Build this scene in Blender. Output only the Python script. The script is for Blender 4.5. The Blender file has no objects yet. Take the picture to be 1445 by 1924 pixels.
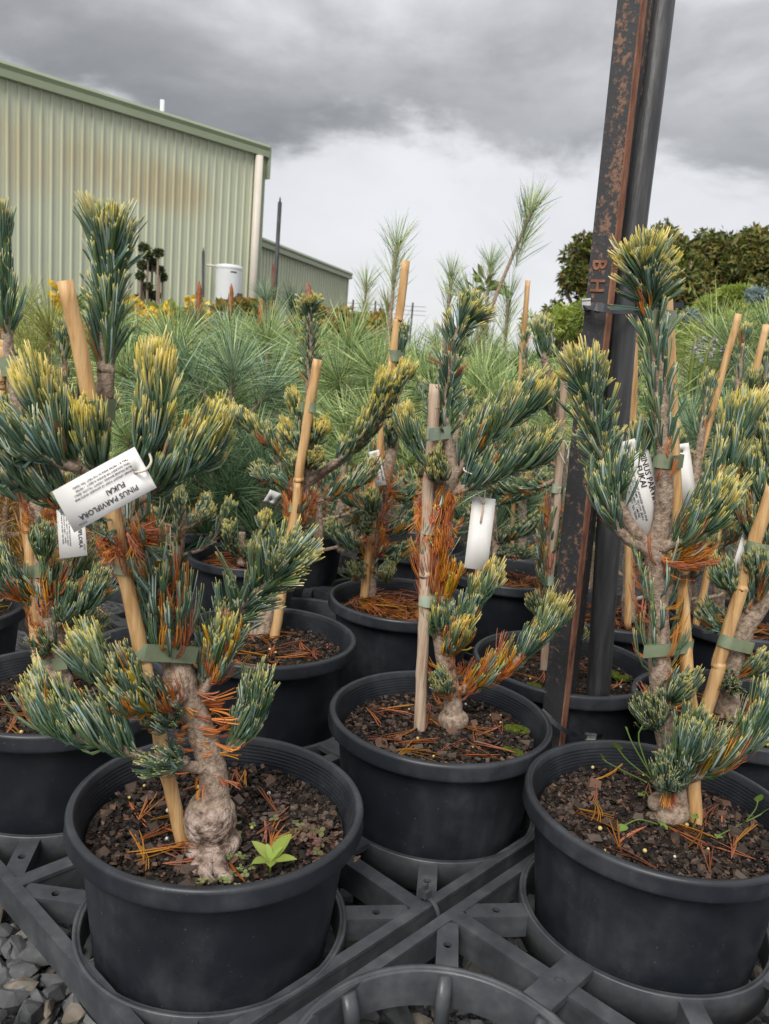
import bpy, math
import numpy as np
from mathutils import Vector, Matrix

# ------------------------------------------------------------------ camera
SC = bpy.context.scene
COL = SC.collection
PW, PH, FPX = 1445.0, 1924.0, 1550.0
PITCH, ROLL, CAMZ = math.radians(10.5), math.radians(4.74), 0.624
RIMZ = CAMZ - 0.3838            # height of the pot rims
SOILZ = RIMZ - 0.024
TRAYZ = RIMZ - 0.110            # top of the trays
_f = np.array([0, math.cos(PITCH), -math.sin(PITCH)])
_u0 = np.array([0, math.sin(PITCH), math.cos(PITCH)])
_r0 = np.array([1.0, 0, 0])
CR = math.cos(ROLL) * _r0 + math.sin(ROLL) * _u0
CU = -math.sin(ROLL) * _r0 + math.cos(ROLL) * _u0
CF = _f
CAM = np.array([0, 0, CAMZ])
cam_d = bpy.data.cameras.new('camera')
cam_d.sensor_fit = 'HORIZONTAL'
cam_d.sensor_width = 36.0
cam_d.lens = 36.0 * FPX / PW
cam_d.clip_start = 0.02
cam_d.clip_end = 600
cam_d.dof.use_dof = True
cam_d.dof.focus_distance = 0.86
cam_d.dof.aperture_fstop = 24.0
cam_o = bpy.data.objects.new('camera', cam_d)
COL.objects.link(cam_o)
cam_o.matrix_world = Matrix(((CR[0], CU[0], -CF[0], 0), (CR[1], CU[1], -CF[1], 0), (CR[2], CU[2], -CF[2], CAMZ), (0, 0, 0, 1)))
SC.camera = cam_o

# ------------------------------------------------------------------ sky, sun, exposure
SUN_EL, SUN_AZ = math.radians(46), math.radians(198)   # azimuth clockwise from +Y
wd = bpy.data.worlds.new('World')
SC.world = wd
wd.use_nodes = True


def N(nt, kind, **kw):
    n = nt.nodes.new(kind)
    for k, v in kw.items():
        if k.startswith('i_'):
            n.inputs[k[2:].replace('_', ' ')].default_value = v
        else:
            setattr(n, k, v)
    return n


def math_node(nt, op, a, b=None, clamp=False):
    n = nt.nodes.new('ShaderNodeMath')
    n.operation = op
    n.use_clamp = clamp
    for i, s in enumerate((a, b)):
        if s is None:
            continue
        if isinstance(s, (int, float)):
            n.inputs[i].default_value = s
        else:
            nt.links.new(s, n.inputs[i])
    return n.outputs[0]


def map_range(nt, v, a, b, c=0.0, d=1.0, smooth=True):
    n = nt.nodes.new('ShaderNodeMapRange')
    n.interpolation_type = 'SMOOTHSTEP' if smooth else 'LINEAR'
    nt.links.new(v, n.inputs[0])
    for i, x in enumerate((a, b, c, d)):
        n.inputs[i + 1].default_value = x
    return n.outputs[0]


def mix_col(nt, fac, a, b, blend='MIX'):
    n = nt.nodes.new('ShaderNodeMix')
    n.data_type = 'RGBA'
    n.blend_type = blend
    if isinstance(fac, (int, float)):
        n.inputs[0].default_value = fac
    else:
        nt.links.new(fac, n.inputs[0])
    for i, s in ((6, a), (7, b)):
        if isinstance(s, (tuple, list)):
            n.inputs[i].default_value = (*s, 1) if len(s) == 3 else s
        else:
            nt.links.new(s, n.inputs[i])
    return n.outputs[2]


def build_world():
    nt = wd.node_tree
    nt.nodes.clear()
    L = nt.links.new
    out = N(nt, 'ShaderNodeOutputWorld')
    bg = N(nt, 'ShaderNodeBackground', i_Strength=0.1)
    L(bg.outputs[0], out.inputs[0])
    sky = N(nt, 'ShaderNodeTexSky', sky_type='NISHITA', sun_disc=False, sun_elevation=SUN_EL, sun_rotation=SUN_AZ)
    tc = N(nt, 'ShaderNodeTexCoord')
    sep = N(nt, 'ShaderNodeSeparateXYZ')
    L(tc.outputs['Generated'], sep.inputs[0])
    mp = N(nt, 'ShaderNodeMapping')
    mp.inputs['Scale'].default_value = (1, 1, 2.1)
    mp.inputs['Location'].default_value = (3.35, 0.4, 1.7)
    L(tc.outputs['Generated'], mp.inputs[0])
    n1 = N(nt, 'ShaderNodeTexNoise', i_Scale=2.3, i_Detail=9.0, i_Roughness=0.58, i_Distortion=0.25)
    L(mp.outputs[0], n1.inputs[0])
    n2 = N(nt, 'ShaderNodeTexNoise', i_Scale=4.3, i_Detail=6.0, i_Roughness=0.52, i_Distortion=0.3)
    L(mp.outputs[0], n2.inputs[0])
    z = sep.outputs[2]
    edge = math_node(nt, 'ADD', z, math_node(nt, 'MULTIPLY', math_node(nt, 'SUBTRACT', n1.outputs[0], 0.5), 0.30))
    m = map_range(nt, edge, 0.215, 0.255)
    lift = math_node(nt, 'MULTIPLY', map_range(nt, edge, 0.22, 0.44, 1.55, 3.6), map_range(nt, z, 0.35, 1.0, 1.0, 1.6))
    var = map_range(nt, n2.outputs[0], 0.3, 0.7, 0.74, 1.28)
    deckv = math_node(nt, 'MULTIPLY', lift, var)
    deck = N(nt, 'ShaderNodeCombineColor')
    L(deckv, deck.inputs[0])
    L(math_node(nt, 'MULTIPLY', deckv, 1.0), deck.inputs[1])
    L(math_node(nt, 'MULTIPLY', deckv, 1.025), deck.inputs[2])
    brv = map_range(nt, n2.outputs[0], 0.3, 0.7, 3.55, 4.0)
    br = N(nt, 'ShaderNodeCombineColor')
    L(brv, br.inputs[0])
    L(math_node(nt, 'MULTIPLY', brv, 1.0), br.inputs[1])
    L(math_node(nt, 'MULTIPLY', brv, 1.03), br.inputs[2])
    cl = mix_col(nt, m, br.outputs[0], deck.outputs[0])
    fin = mix_col(nt, 0.95, sky.outputs[0], cl)
    L(fin, bg.inputs[0])


build_world()
sun_d = bpy.data.lights.new('sun', 'SUN')
sun_d.energy = 1.5
sun_d.angle = math.radians(28)
sun_d.color = (1.0, 0.96, 0.9)
sun_o = bpy.data.objects.new('sun', sun_d)
COL.objects.link(sun_o)
_sd = Vector((math.sin(SUN_AZ) * math.cos(SUN_EL), math.cos(SUN_AZ) * math.cos(SUN_EL), math.sin(SUN_EL)))
sun_o.rotation_euler = _sd.to_track_quat('Z', 'Y').to_euler()
vs = SC.view_settings
vs.view_transform = 'Standard'
vs.look = 'None'
vs.gamma = 1.0
vs.use_curve_mapping = False
vs.exposure = 1.1
try:
    SC.cycles.max_bounces = 6
    SC.cycles.transparent_max_bounces = 6
except Exception:
    pass

# ------------------------------------------------------------------ helpers
UP = np.array([0, 0, 1.0])


def nrm(v):
    v = np.asarray(v, float)
    return v / np.maximum(np.linalg.norm(v, axis=-1, keepdims=True), 1e-12)


def ray(x, y):
    return CR * ((x - PW / 2) / FPX) - CU * ((y - PH / 2) / FPX) + CF


def at(x, y, Y):
    """point of the place seen at photo position x, y, at distance Y in front of the camera"""
    d = ray(x, y)
    return CAM + d * (Y / d[1])


def on_z(x, y, z):
    d = ray(x, y)
    return CAM + d * ((z - CAMZ) / d[2])


def link(o, parent=None):
    COL.objects.link(o)
    if parent is not None:
        o.parent = parent
    return o


def tag(o, label=None, cat=None, group=None, kind=None):
    if label:
        o['label'] = label
    if cat:
        o['category'] = cat
    if group:
        o['group'] = group
    if kind:
        o['kind'] = kind
    return o


def empty(name, loc=(0, 0, 0), label=None, cat=None, group=None):
    o = bpy.data.objects.new(name, None)
    o.empty_display_size = 0.02
    COL.objects.link(o)
    o.location = Vector([float(c) for c in loc])
    return tag(o, label, cat, group)


def make_mesh(name, V, F, col=None, smooth=True, mat=None):
    """V (n,3); F list of (m,k) int arrays; col (n,3) vertex colours"""
    V = np.asarray(V, np.float32)
    if not isinstance(F, (list, tuple)):
        F = [F]
    F = [np.asarray(f, np.int32) for f in F if len(f)]
    me = bpy.data.meshes.new(name)
    me.vertices.add(len(V))
    me.vertices.foreach_set('co', V.ravel())
    loops = np.concatenate([f.ravel() for f in F])
    sizes = np.concatenate([np.full(len(f), f.shape[1], np.int32) for f in F])
    starts = np.concatenate([[0], np.cumsum(sizes)[:-1]]).astype(np.int32)
    me.loops.add(len(loops))
    me.loops.foreach_set('vertex_index', loops)
    me.polygons.add(len(sizes))
    me.polygons.foreach_set('loop_start', starts)
    me.polygons.foreach_set('use_smooth', np.full(len(sizes), smooth, bool))
    if col is not None:
        a = me.color_attributes.new('Col', 'FLOAT_COLOR', 'POINT')
        c4 = np.ones((len(V), 4), np.float32)
        c4[:, :3] = col
        a.data.foreach_set('color', c4.ravel())
    me.update(calc_edges=True)
    me.validate(clean_customdata=False)
    if mat is not None:
        me.materials.append(mat)
    return me


def mesh_obj(name, V, F, mat, parent=None, col=None, smooth=True):
    """world-space vertices; stored relative to the parent"""
    V = np.asarray(V, float)
    if parent is not None:
        p = parent
        off = np.zeros(3)
        while p is not None:
            off += np.array(p.location)
            p = p.parent
        V = V - off
    me = make_mesh(name, V, F, col, smooth, mat)
    o = bpy.data.objects.new(name, me)
    return link(o, parent)


class MB:
    """collects pieces of one part"""

    def __init__(s):
        s.V, s.F3, s.F4, s.C, s.n = [], [], [], [], 0

    def add(s, V, F, col=None):
        V = np.asarray(V, float).reshape(-1, 3)
        if not isinstance(F, (list, tuple)):
            F = [F]
        for f in F:
            f = np.asarray(f, int)
            if len(f) == 0:
                continue
            (s.F3 if f.shape[1] == 3 else s.F4).append(f + s.n)
        s.V.append(V)
        if col is not None:
            col = np.asarray(col, float)
            if col.ndim == 1:
                col = np.tile(col, (len(V), 1))
            s.C.append(col)
        s.n += len(V)

    def box(s, c, ex, ey, ez):
        c, ex, ey, ez = [np.asarray(a, float) for a in (c, ex, ey, ez)]
        V = [c + sx * ex + sy * ey + sz * ez for sz in (-1, 1) for sy in (-1, 1) for sx in (-1, 1)]
        s.add(V, BOXF)

    def build(s, name, mat, parent=None, smooth=False):
        F = []
        if s.F4:
            F.append(np.concatenate(s.F4))
        if s.F3:
            F.append(np.concatenate(s.F3))
        return mesh_obj(name, np.concatenate(s.V), F, mat, parent, np.concatenate(s.C) if s.C else None, smooth)


BOXF = np.array([(0, 2, 3, 1), (4, 5, 7, 6), (0, 1, 5, 4), (2, 6, 7, 3), (0, 4, 6, 2), (1, 3, 7, 5)])


def spline(P, step):
    """Catmull-Rom resample; P (n,k)"""
    P = np.asarray(P, float)
    if len(P) == 2:
        Q = np.vstack([2 * P[0] - P[1], P, 2 * P[1] - P[0]])
    else:
        Q = np.vstack([2 * P[0] - P[1], P, 2 * P[-1] - P[-2]])
    out = []
    for i in range(1, len(Q) - 2):
        n = max(2, int(np.linalg.norm(Q[i + 1, :3] - Q[i, :3]) / step))
        t = np.linspace(0, 1, n, endpoint=False)[:, None]
        a, b, c, d = Q[i - 1], Q[i], Q[i + 1], Q[i + 2]
        out.append(0.5 * (2 * b + (c - a) * t + (2 * a - 5 * b + 4 * c - d) * t ** 2 + (3 * b - a - 3 * c + d) * t ** 3))
    out.append(Q[-2][None])
    return np.vstack(out)


def frames(P):
    T = nrm(np.gradient(P, axis=0))
    a = np.array([1.0, 0, 0]) if abs(T[0, 0]) < 0.8 else np.array([0, 1.0, 0])
    n = nrm(a - T[0] * (a @ T[0]))
    Ns = [n]
    for i in range(1, len(P)):
        n = Ns[-1] - T[i] * (Ns[-1] @ T[i])
        Ns.append(nrm(n))
    Ns = np.array(Ns)
    return T, Ns, np.cross(T, Ns)


def tube(P, R, sides=10, rough=0.0, rings=0.0, seed=0, cap=True, flat=1.0):
    P = np.asarray(P, float)
    R = np.broadcast_to(np.asarray(R, float), (len(P),))
    T, A, B = frames(P)
    rng = np.random.default_rng(seed)
    th = np.linspace(0, 2 * np.pi, sides, endpoint=False)
    rr = R[:, None] * np.ones((1, sides))
    if rough:
        nz = rng.normal(0, 1, rr.shape)
        nz = (nz + np.roll(nz, 1, 1) + np.roll(nz, 1, 0)) / 1.7
        rr = rr * (1 + rough * nz)
    if rings:
        rr = rr * (1 + rings * np.sign(np.sin(np.arange(len(P)) * 1.3 + rng.uniform(0, 6))) * rng.uniform(0.3, 1, len(P)))[:, None]
    V = P[:, None] + rr[..., None] * (np.cos(th)[None, :, None] * A[:, None] + flat * np.sin(th)[None, :, None] * B[:, None])
    V = V.reshape(-1, 3)
    n = len(P)
    i = np.arange(n - 1)[:, None] * sides
    j = np.arange(sides)[None]
    k = (j + 1) % sides
    F = np.stack([i + j, i + k, i + sides + k, i + sides + j], -1).reshape(-1, 4)
    F3 = np.zeros((0, 3), int)
    if cap:
        V = np.vstack([V, P[0], P[-1]])
        a, b = len(V) - 2, len(V) - 1
        jj = np.arange(sides)
        kk = (jj + 1) % sides
        o = (n - 1) * sides
        F3 = np.vstack([np.stack([kk, jj, np.full(sides, a)], -1), np.stack([o + jj, o + kk, np.full(sides, b)], -1)])
    return V, [F, F3]


def lathe(prof, seg=72):
    """prof list of (r, z) -> mesh data about the z axis"""
    prof = np.asarray(prof, float)
    th = np.linspace(0, 2 * np.pi, seg, endpoint=False)
    V = np.stack([prof[:, None, 0] * np.cos(th), prof[:, None, 0] * np.sin(th), np.repeat(prof[:, 1:2], seg, 1)], -1).reshape(-1, 3)
    n = len(prof)
    i = np.arange(n - 1)[:, None] * seg
    j = np.arange(seg)[None]
    k = (j + 1) % seg
    F = np.stack([i + j, i + k, i + seg + k, i + seg + j], -1).reshape(-1, 4)
    return V, F


# ------------------------------------------------------------------ materials
MATS = {}


def mat_base(name, rough=0.6, spec=0.4):
    m = bpy.data.materials.new(name)
    m.use_nodes = True
    nt = m.node_tree
    b = nt.nodes['Principled BSDF']
    b.inputs['Roughness'].default_value = rough
    b.inputs['Specular IOR Level'].default_value = spec
    MATS[name] = m
    return m, nt, b


def noise_mat(name, cols, scale=20, detail=5, rough=0.6, spec=0.4, bump=0.0, bscale=None, stretch=(1, 1, 1), lo=0.3, hi=0.7, coord='Object', bdist=0.002):
    m, nt, b = mat_base(name, rough, spec)
    tc = N(nt, 'ShaderNodeTexCoord')
    mp = N(nt, 'ShaderNodeMapping')
    mp.inputs['Scale'].default_value = stretch
    nt.links.new(tc.outputs[coord], mp.inputs[0])
    n = N(nt, 'ShaderNodeTexNoise', i_Scale=float(scale), i_Detail=float(detail), i_Roughness=0.6)
    nt.links.new(mp.outputs[0], n.inputs[0])
    r = N(nt, 'ShaderNodeValToRGB')
    els = r.color_ramp.elements
    while len(els) < len(cols):
        els.new(0.5)
    for i, c in enumerate(cols):
        els[i].position = lo + (hi - lo) * i / max(1, len(cols) - 1)
        els[i].color = (*c, 1)
    nt.links.new(n.outputs[0], r.inputs[0])
    nt.links.new(r.outputs[0], b.inputs['Base Color'])
    if bump:
        n2 = N(nt, 'ShaderNodeTexNoise', i_Scale=float(bscale or scale * 3), i_Detail=4.0)
        nt.links.new(mp.outputs[0], n2.inputs[0])
        bp = N(nt, 'ShaderNodeBump', i_Strength=bump, i_Distance=bdist)
        nt.links.new(n2.outputs[0], bp.inputs['Height'])
        nt.links.new(bp.outputs[0], b.inputs['Normal'])
    return m


def vcol_mat(name, rough=0.5, spec=0.35, trans=0.0, vary=0.0):
    m, nt, b = mat_base(name, rough, spec)
    a = N(nt, 'ShaderNodeVertexColor', layer_name='Col')
    c = a.outputs[0]
    if vary:
        tc = N(nt, 'ShaderNodeTexCoord')
        n = N(nt, 'ShaderNodeTexNoise', i_Scale=vary, i_Detail=4.0)
        nt.links.new(tc.outputs['Object'], n.inputs[0])
        v = map_range(nt, n.outputs[0], 0.3, 0.7, 0.65, 1.25)
        cc = N(nt, 'ShaderNodeCombineColor')
        for i in range(3):
            nt.links.new(v, cc.inputs[i])
        c = mix_col(nt, 1.0, c, cc.outputs[0], 'MULTIPLY')
    nt.links.new(c, b.inputs['Base Color'])
    if trans:
        tr = N(nt, 'ShaderNodeBsdfTranslucent')
        nt.links.new(c, tr.inputs[0])
        mx = N(nt, 'ShaderNodeMixShader')
        mx.inputs[0].default_value = trans
        nt.links.new(b.outputs[0], mx.inputs[1])
        nt.links.new(tr.outputs[0], mx.inputs[2])
        nt.links.new(mx.outputs[0], nt.nodes['Material Output'].inputs[0])
    return m


def plastic_mat():
    m, nt, b = mat_base('pot_plastic', 0.42, 0.45)
    tc = N(nt, 'ShaderNodeTexCoord')
    n = N(nt, 'ShaderNodeTexNoise', i_Scale=9.0, i_Detail=8.0, i_Roughness=0.65)
    nt.links.new(tc.outputs['Object'], n.inputs[0])
    mp = N(nt, 'ShaderNodeMapping')
    mp.inputs['Scale'].default_value = (26, 26, 3)
    nt.links.new(tc.outputs['Object'], mp.inputs[0])
    n2 = N(nt, 'ShaderNodeTexNoise', i_Scale=1.0, i_Detail=5.0, i_Roughness=0.6)
    nt.links.new(mp.outputs[0], n2.inputs[0])
    f = math_node(nt, 'MULTIPLY', map_range(nt, n.outputs[0], 0.42, 0.72), map_range(nt, n2.outputs[0], 0.32, 0.68, 0.25, 1.0))
    c = mix_col(nt, f, (0.013, 0.0155, 0.02), (0.05, 0.055, 0.063))
    n3 = N(nt, 'ShaderNodeTexNoise', i_Scale=420.0, i_Detail=2.0)
    nt.links.new(tc.outputs['Object'], n3.inputs[0])
    c = mix_col(nt, map_range(nt, n3.outputs[0], 0.72, 0.78, 0, 0.55), c, (0.2, 0.19, 0.17))
    nt.links.new(c, b.inputs['Base Color'])
    nt.links.new(map_range(nt, n.outputs[0], 0.3, 0.7, 0.30, 0.50), b.inputs['Roughness'])
    bp = N(nt, 'ShaderNodeBump', i_Strength=0.12, i_Distance=0.002)
    nt.links.new(n2.outputs[0], bp.inputs['Height'])
    nt.links.new(bp.outputs[0], b.inputs['Normal'])
    return m


PLASTIC = plastic_mat()
TRAYP = noise_mat('tray_plastic', [(0.03, 0.034, 0.039), (0.06, 0.064, 0.071), (0.11, 0.112, 0.116)], 26, 8, 0.38, 0.45, 0.15, 120, lo=0.3, hi=0.75)
NEEDLE = vcol_mat('needle', 0.42, 0.4, trans=0.2)
LEAF = vcol_mat('leaf', 0.45, 0.35, trans=0.2)
CHIP = vcol_mat('bark_chip', 0.8, 0.25, vary=300.0)
PETAL = vcol_mat('flower', 0.6, 0.2, trans=0.2)
BARK = noise_mat('bark', [(0.11, 0.078, 0.055), (0.29, 0.215, 0.16), (0.43, 0.345, 0.27)], 190, 8, 0.85, 0.2, 0.55, 520, stretch=(1, 1, 1.0), lo=0.3, hi=0.68, bdist=0.003)
BARK_PALE = noise_mat('root_bark', [(0.09, 0.062, 0.048), (0.28, 0.205, 0.165), (0.42, 0.335, 0.285)], 95, 8, 0.9, 0.15, 1.0, 240, lo=0.38, hi=0.6, bdist=0.005)
BUD = noise_mat('bud', [(0.13, 0.05, 0.03), (0.36, 0.19, 0.13)], 300, 3, 0.7, 0.2, 0.6, 500)
CANDLE = noise_mat('candle_bark', [(0.20, 0.06, 0.025), (0.42, 0.16, 0.07)], 120, 4, 0.8, 0.2, 0.6, 200)
BAMBOO = noise_mat('bamboo', [(0.30, 0.15, 0.055), (0.55, 0.33, 0.14), (0.66, 0.45, 0.23)], 22, 8, 0.5, 0.4, 0.4, 90, stretch=(7, 7, 0.5), lo=0.3, hi=0.68)
BAMBOO_GREY = noise_mat('weathered_bamboo', [(0.25, 0.155, 0.10), (0.47, 0.35, 0.25), (0.60, 0.48, 0.37)], 22, 8, 0.65, 0.3, 0.5, 90, stretch=(7, 7, 0.5), lo=0.3, hi=0.68)
TAPE = noise_mat('tie_tape', [(0.16, 0.20, 0.12), (0.235, 0.275, 0.175)], 40, 4, 0.42, 0.5, 0.2, 90)
TAPE_PALE = noise_mat('pale_tie_tape', [(0.27, 0.33, 0.25), (0.38, 0.43, 0.34)], 40, 4, 0.38, 0.5, 0.2, 90)
CARD = noise_mat('tag_card', [(0.68, 0.665, 0.64), (0.75, 0.74, 0.72)], 30, 4, 0.55, 0.35)
INK = mat_base('ink', 0.7, 0.2)[0]
INK.node_tree.nodes['Principled BSDF'].inputs['Base Color'].default_value = (0.03, 0.03, 0.032, 1)
STRING = noise_mat('string', [(0.62, 0.56, 0.47), (0.75, 0.7, 0.6)], 200, 2, 0.7, 0.2)
MIX = noise_mat('potting_mix', [(0.012, 0.009, 0.007), (0.035, 0.025, 0.018), (0.075, 0.055, 0.04)], 160, 6, 0.95, 0.15, 1.0, 300, bdist=0.006)
PRILL = noise_mat('fertiliser_prill', [(0.48, 0.33, 0.09), (0.62, 0.5, 0.2)], 90, 2, 0.4, 0.5)
PRILL_WHITE = noise_mat('pale_prill', [(0.5, 0.5, 0.46), (0.66, 0.66, 0.62)], 90, 2, 0.5, 0.4)
STONE = vcol_mat('gravel_stone', 0.75, 0.35, vary=60.0)
MOSS = noise_mat('moss', [(0.025, 0.04, 0.005), (0.11, 0.14, 0.015)], 260, 5, 0.95, 0.1, 1.0, 400, bdist=0.004)
GROUND = noise_mat('gravel_ground', [(0.02, 0.02, 0.02), (0.075, 0.075, 0.078), (0.17, 0.17, 0.175)], 55, 8, 0.9, 0.2, 1.0, 80, lo=0.3, hi=0.72, bdist=0.02)


# ------------------------------------------------------------------ needles
GREEN = np.array([(0.052, 0.125, 0.034), (0.036, 0.105, 0.046), (0.10, 0.175, 0.03)])
GLAUC = np.array([(0.46, 0.60, 0.57), (0.34, 0.49, 0.47), (0.60, 0.70, 0.62)])
TIPY = np.array([(0.78, 0.63, 0.15), (0.84, 0.71, 0.26), (0.64, 0.55, 0.11)])
DEAD = np.array([(0.64, 0.18, 0.04), (0.70, 0.25, 0.045), (0.50, 0.15, 0.065), (0.76, 0.33, 0.03), (0.60, 0.21, 0.11)])
DULL = np.array([(0.23, 0.115, 0.05), (0.33, 0.17, 0.075), (0.27, 0.12, 0.05)])
FADE = np.array([(0.68, 0.36, 0.02), (0.56, 0.42, 0.04), (0.74, 0.28, 0.02)])


def needle_mesh(base, D, Ein, bend, Ln, Wd, c_out, c_in, c_tip, tip0, segs=4):
    """three-sided curved needles. arrays over n needles"""
    n = len(base)
    t = np.linspace(0, 1, segs + 1) if segs > 3 else np.array({2: [0, .82, 1], 3: [0, .45, .9, 1]}[segs])
    if segs == 4:
        t = np.array([0, 0.33, 0.66, 0.92, 1.0])
    E2 = nrm(np.cross(D, Ein))
    Ein = nrm(np.cross(E2, D))
    ctr = base[:, None] + (D[:, None] * t[None, :, None] + bend[:, None] * (t ** 2)[None, :, None]) * Ln[:, None, None]
    wp = np.interp(t, [0, 0.08, 0.8, 0.95, 1.0], [0.6, 0.9, 1.0, 0.9, 0.5])
    w = Wd[:, None, None] * wp[None, :, None]
    o = ctr - Ein[:, None] * w * 0.5
    a = ctr + Ein[:, None] * w * 0.18 + E2[:, None] * w * 0.5
    b = ctr + Ein[:, None] * w * 0.18 - E2[:, None] * w * 0.5
    V = np.stack([o, a, b, a, b], 2)     # outer ridge, two edges, and the edges again for the pale inner face
    r = segs + 1
    q = np.clip((t[None] - tip0[:, None]) / 0.10 + 0.5, 0, 1)
    q = (q * q * (3 - 2 * q))[..., None]
    co = c_out[:, None] * (1 - q) + c_tip[:, None] * q
    ci = c_in[:, None] * (1 - q) + (c_tip * 1.15)[:, None] * q
    ce = co * 0.75 + ci * 0.25
    C = np.stack([co, ce, ce, ci, ci], 2)
    idx = np.arange(n)[:, None] * (r * 5) + np.arange(segs)[None] * 5
    F = []
    for k, k2 in ((0, 1), (2, 0), (3, 4)):
        F.append(np.stack([idx + k, idx + k2, idx + 5 + k2, idx + 5 + k], -1).reshape(-1, 4))
    F = np.concatenate(F)
    tipi = np.arange(n) * (r * 5) + segs * 5
    F3 = np.stack([tipi, tipi + 1, tipi + 2], -1)
    return V.reshape(-1, 3), [F, F3], C.reshape(-1, 3)


def foliage(P, s0=0.25, s1=1.0, n=80, L=0.045, W=0.00135, ang=(18, 55), up=0.35, dead=0.03, fade=0.0, ytip=0.12, seed=0, per=5, segs=4, rt=0.002, deadbase=True, curl=0.8, endtuft=0.35, flop=0.0, bias=None, tone=1.0, deadset=None, spread=0.05):
    """fascicles of five needles set round a twig P (m,3). Returns mesh data."""
    rng = np.random.default_rng(seed)
    P = np.asarray(P, float)
    seg = np.r_[0, np.cumsum(np.linalg.norm(np.diff(P, axis=0), axis=1))]
    seg /= seg[-1]
    ne = int(n * endtuft)
    u = np.concatenate([s0 + (s1 - s0) * (np.arange(n - ne) + rng.uniform(0, 1, n - ne)) / max(1, n - ne), rng.uniform(max(s0, s1 - 0.10), s1, ne)])
    isend = np.r_[np.zeros(n - ne, bool), np.ones(ne, bool)]
    pos = np.stack([np.interp(u, seg, P[:, k]) for k in range(3)], 1)
    e = 0.03
    T = nrm(np.stack([np.interp(np.clip(u + e, 0, 1), seg, P[:, k]) - np.interp(np.clip(u - e, 0, 1), seg, P[:, k]) for k in range(3)], 1))
    ga = np.arange(n) * 2.39996 + rng.uniform(0, 0.7, n)
    a0 = nrm(np.cross(T, np.array([0.31, 0.87, 0.13])))
    b0 = np.cross(T, a0)
    rad = a0 * np.cos(ga)[:, None] + b0 * np.sin(ga)[:, None]
    lo, hi = (ang[0] + 12, ang[1] + 18) if 40 <= ang[1] <= 80 else ang
    al = np.radians(rng.uniform(lo, hi, n))
    al = np.where(isend, np.radians(rng.uniform(2, ang[1] * 1.2, n)), al)
    D = T * np.cos(al)[:, None] + rad * np.sin(al)[:, None] + UP * up * 0.55 + rng.normal(0, 0.12, (n, 3))
    if bias is not None:
        D = D + np.asarray(bias, float)
    D = nrm(D)
    isdead = rng.uniform(0, 1, n) < (dead * np.where(u < s0 + 0.45 * (s1 - s0), 1.7, 0.35) if deadbase else dead)
    D = np.where(isdead[:, None], nrm(D + rng.normal(0, 0.28, (n, 3)) - UP * 0.25), D)
    isfade = (~isdead) & (rng.uniform(0, 1, n) < fade)
    Ln = L * 0.79 * rng.uniform(0.72, 1.12, n)
    bendv = (T * 0.55 + UP * (0.25 + 0.8 * up) - D * 0.7) * curl + rng.normal(0, 0.12, (n, 3)) - UP * flop
    e1 = nrm(np.cross(D, UP + rng.normal(0, 0.3, (n, 3))))
    e2 = np.cross(D, e1)
    ds = DEAD if deadset is None else deadset
    gi = rng.integers(0, 3, n)
    c_out = GREEN[gi] * rng.uniform(0.8, 1.25, (n, 1)) * tone
    c_in = GLAUC[rng.integers(0, 3, n)] * rng.uniform(0.8, 1.15, (n, 1)) * tone
    c_tip = TIPY[rng.integers(0, 3, n)] * rng.uniform(0.85, 1.15, (n, 1))
    tip0 = 1.0 - 0.45 * ytip * rng.uniform(0.3, 1.5, n) * (0.45 + 0.9 * np.clip((u - s0) / (s1 - s0 + 1e-6), 0, 1))
    dc = ds[rng.integers(0, len(ds), n)] * rng.uniform(0.7, 1.15, (n, 1))
    fc = FADE[rng.integers(0, 3, n)] * rng.uniform(0.8, 1.1, (n, 1))
    c_out = np.where(isdead[:, None], dc, np.where(isfade[:, None], fc * 0.85, c_out))
    c_in = np.where(isdead[:, None], dc * 1.15, np.where(isfade[:, None], fc, c_in))
    c_tip = np.where(isdead[:, None], dc * 1.05, c_tip)
    rep = lambda x: np.repeat(x, per, axis=0)
    m = n * per
    ph = np.tile(np.arange(per) * 2 * np.pi / per, n) + rep(rng.uniform(0, 6.28, n))
    off = rep(e1) * np.cos(ph)[:, None] + rep(e2) * np.sin(ph)[:, None]
    sp = rep(rng.uniform(0.5, 1.5, n) * spread)[:, None]
    sp = np.where(rep(isdead)[:, None], sp * 2.2, sp)
    Dn = nrm(rep(D) + off * sp + rng.normal(0, 0.02, (m, 3)))
    base = rep(pos + rad * rt) + off * W * 0.45
    return needle_mesh(base, Dn, -off + rng.normal(0, 0.55, (m, 3)), rep(bendv) + rng.normal(0, 0.025, (m, 3)), rep(Ln) * rng.uniform(0.93, 1.04, m), np.full(m, W) * rng.uniform(0.85, 1.15, m) * np.where(rep(isdead), 0.72, 1.0), rep(c_out), rep(c_in), rep(c_tip), rep(tip0), segs)


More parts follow.
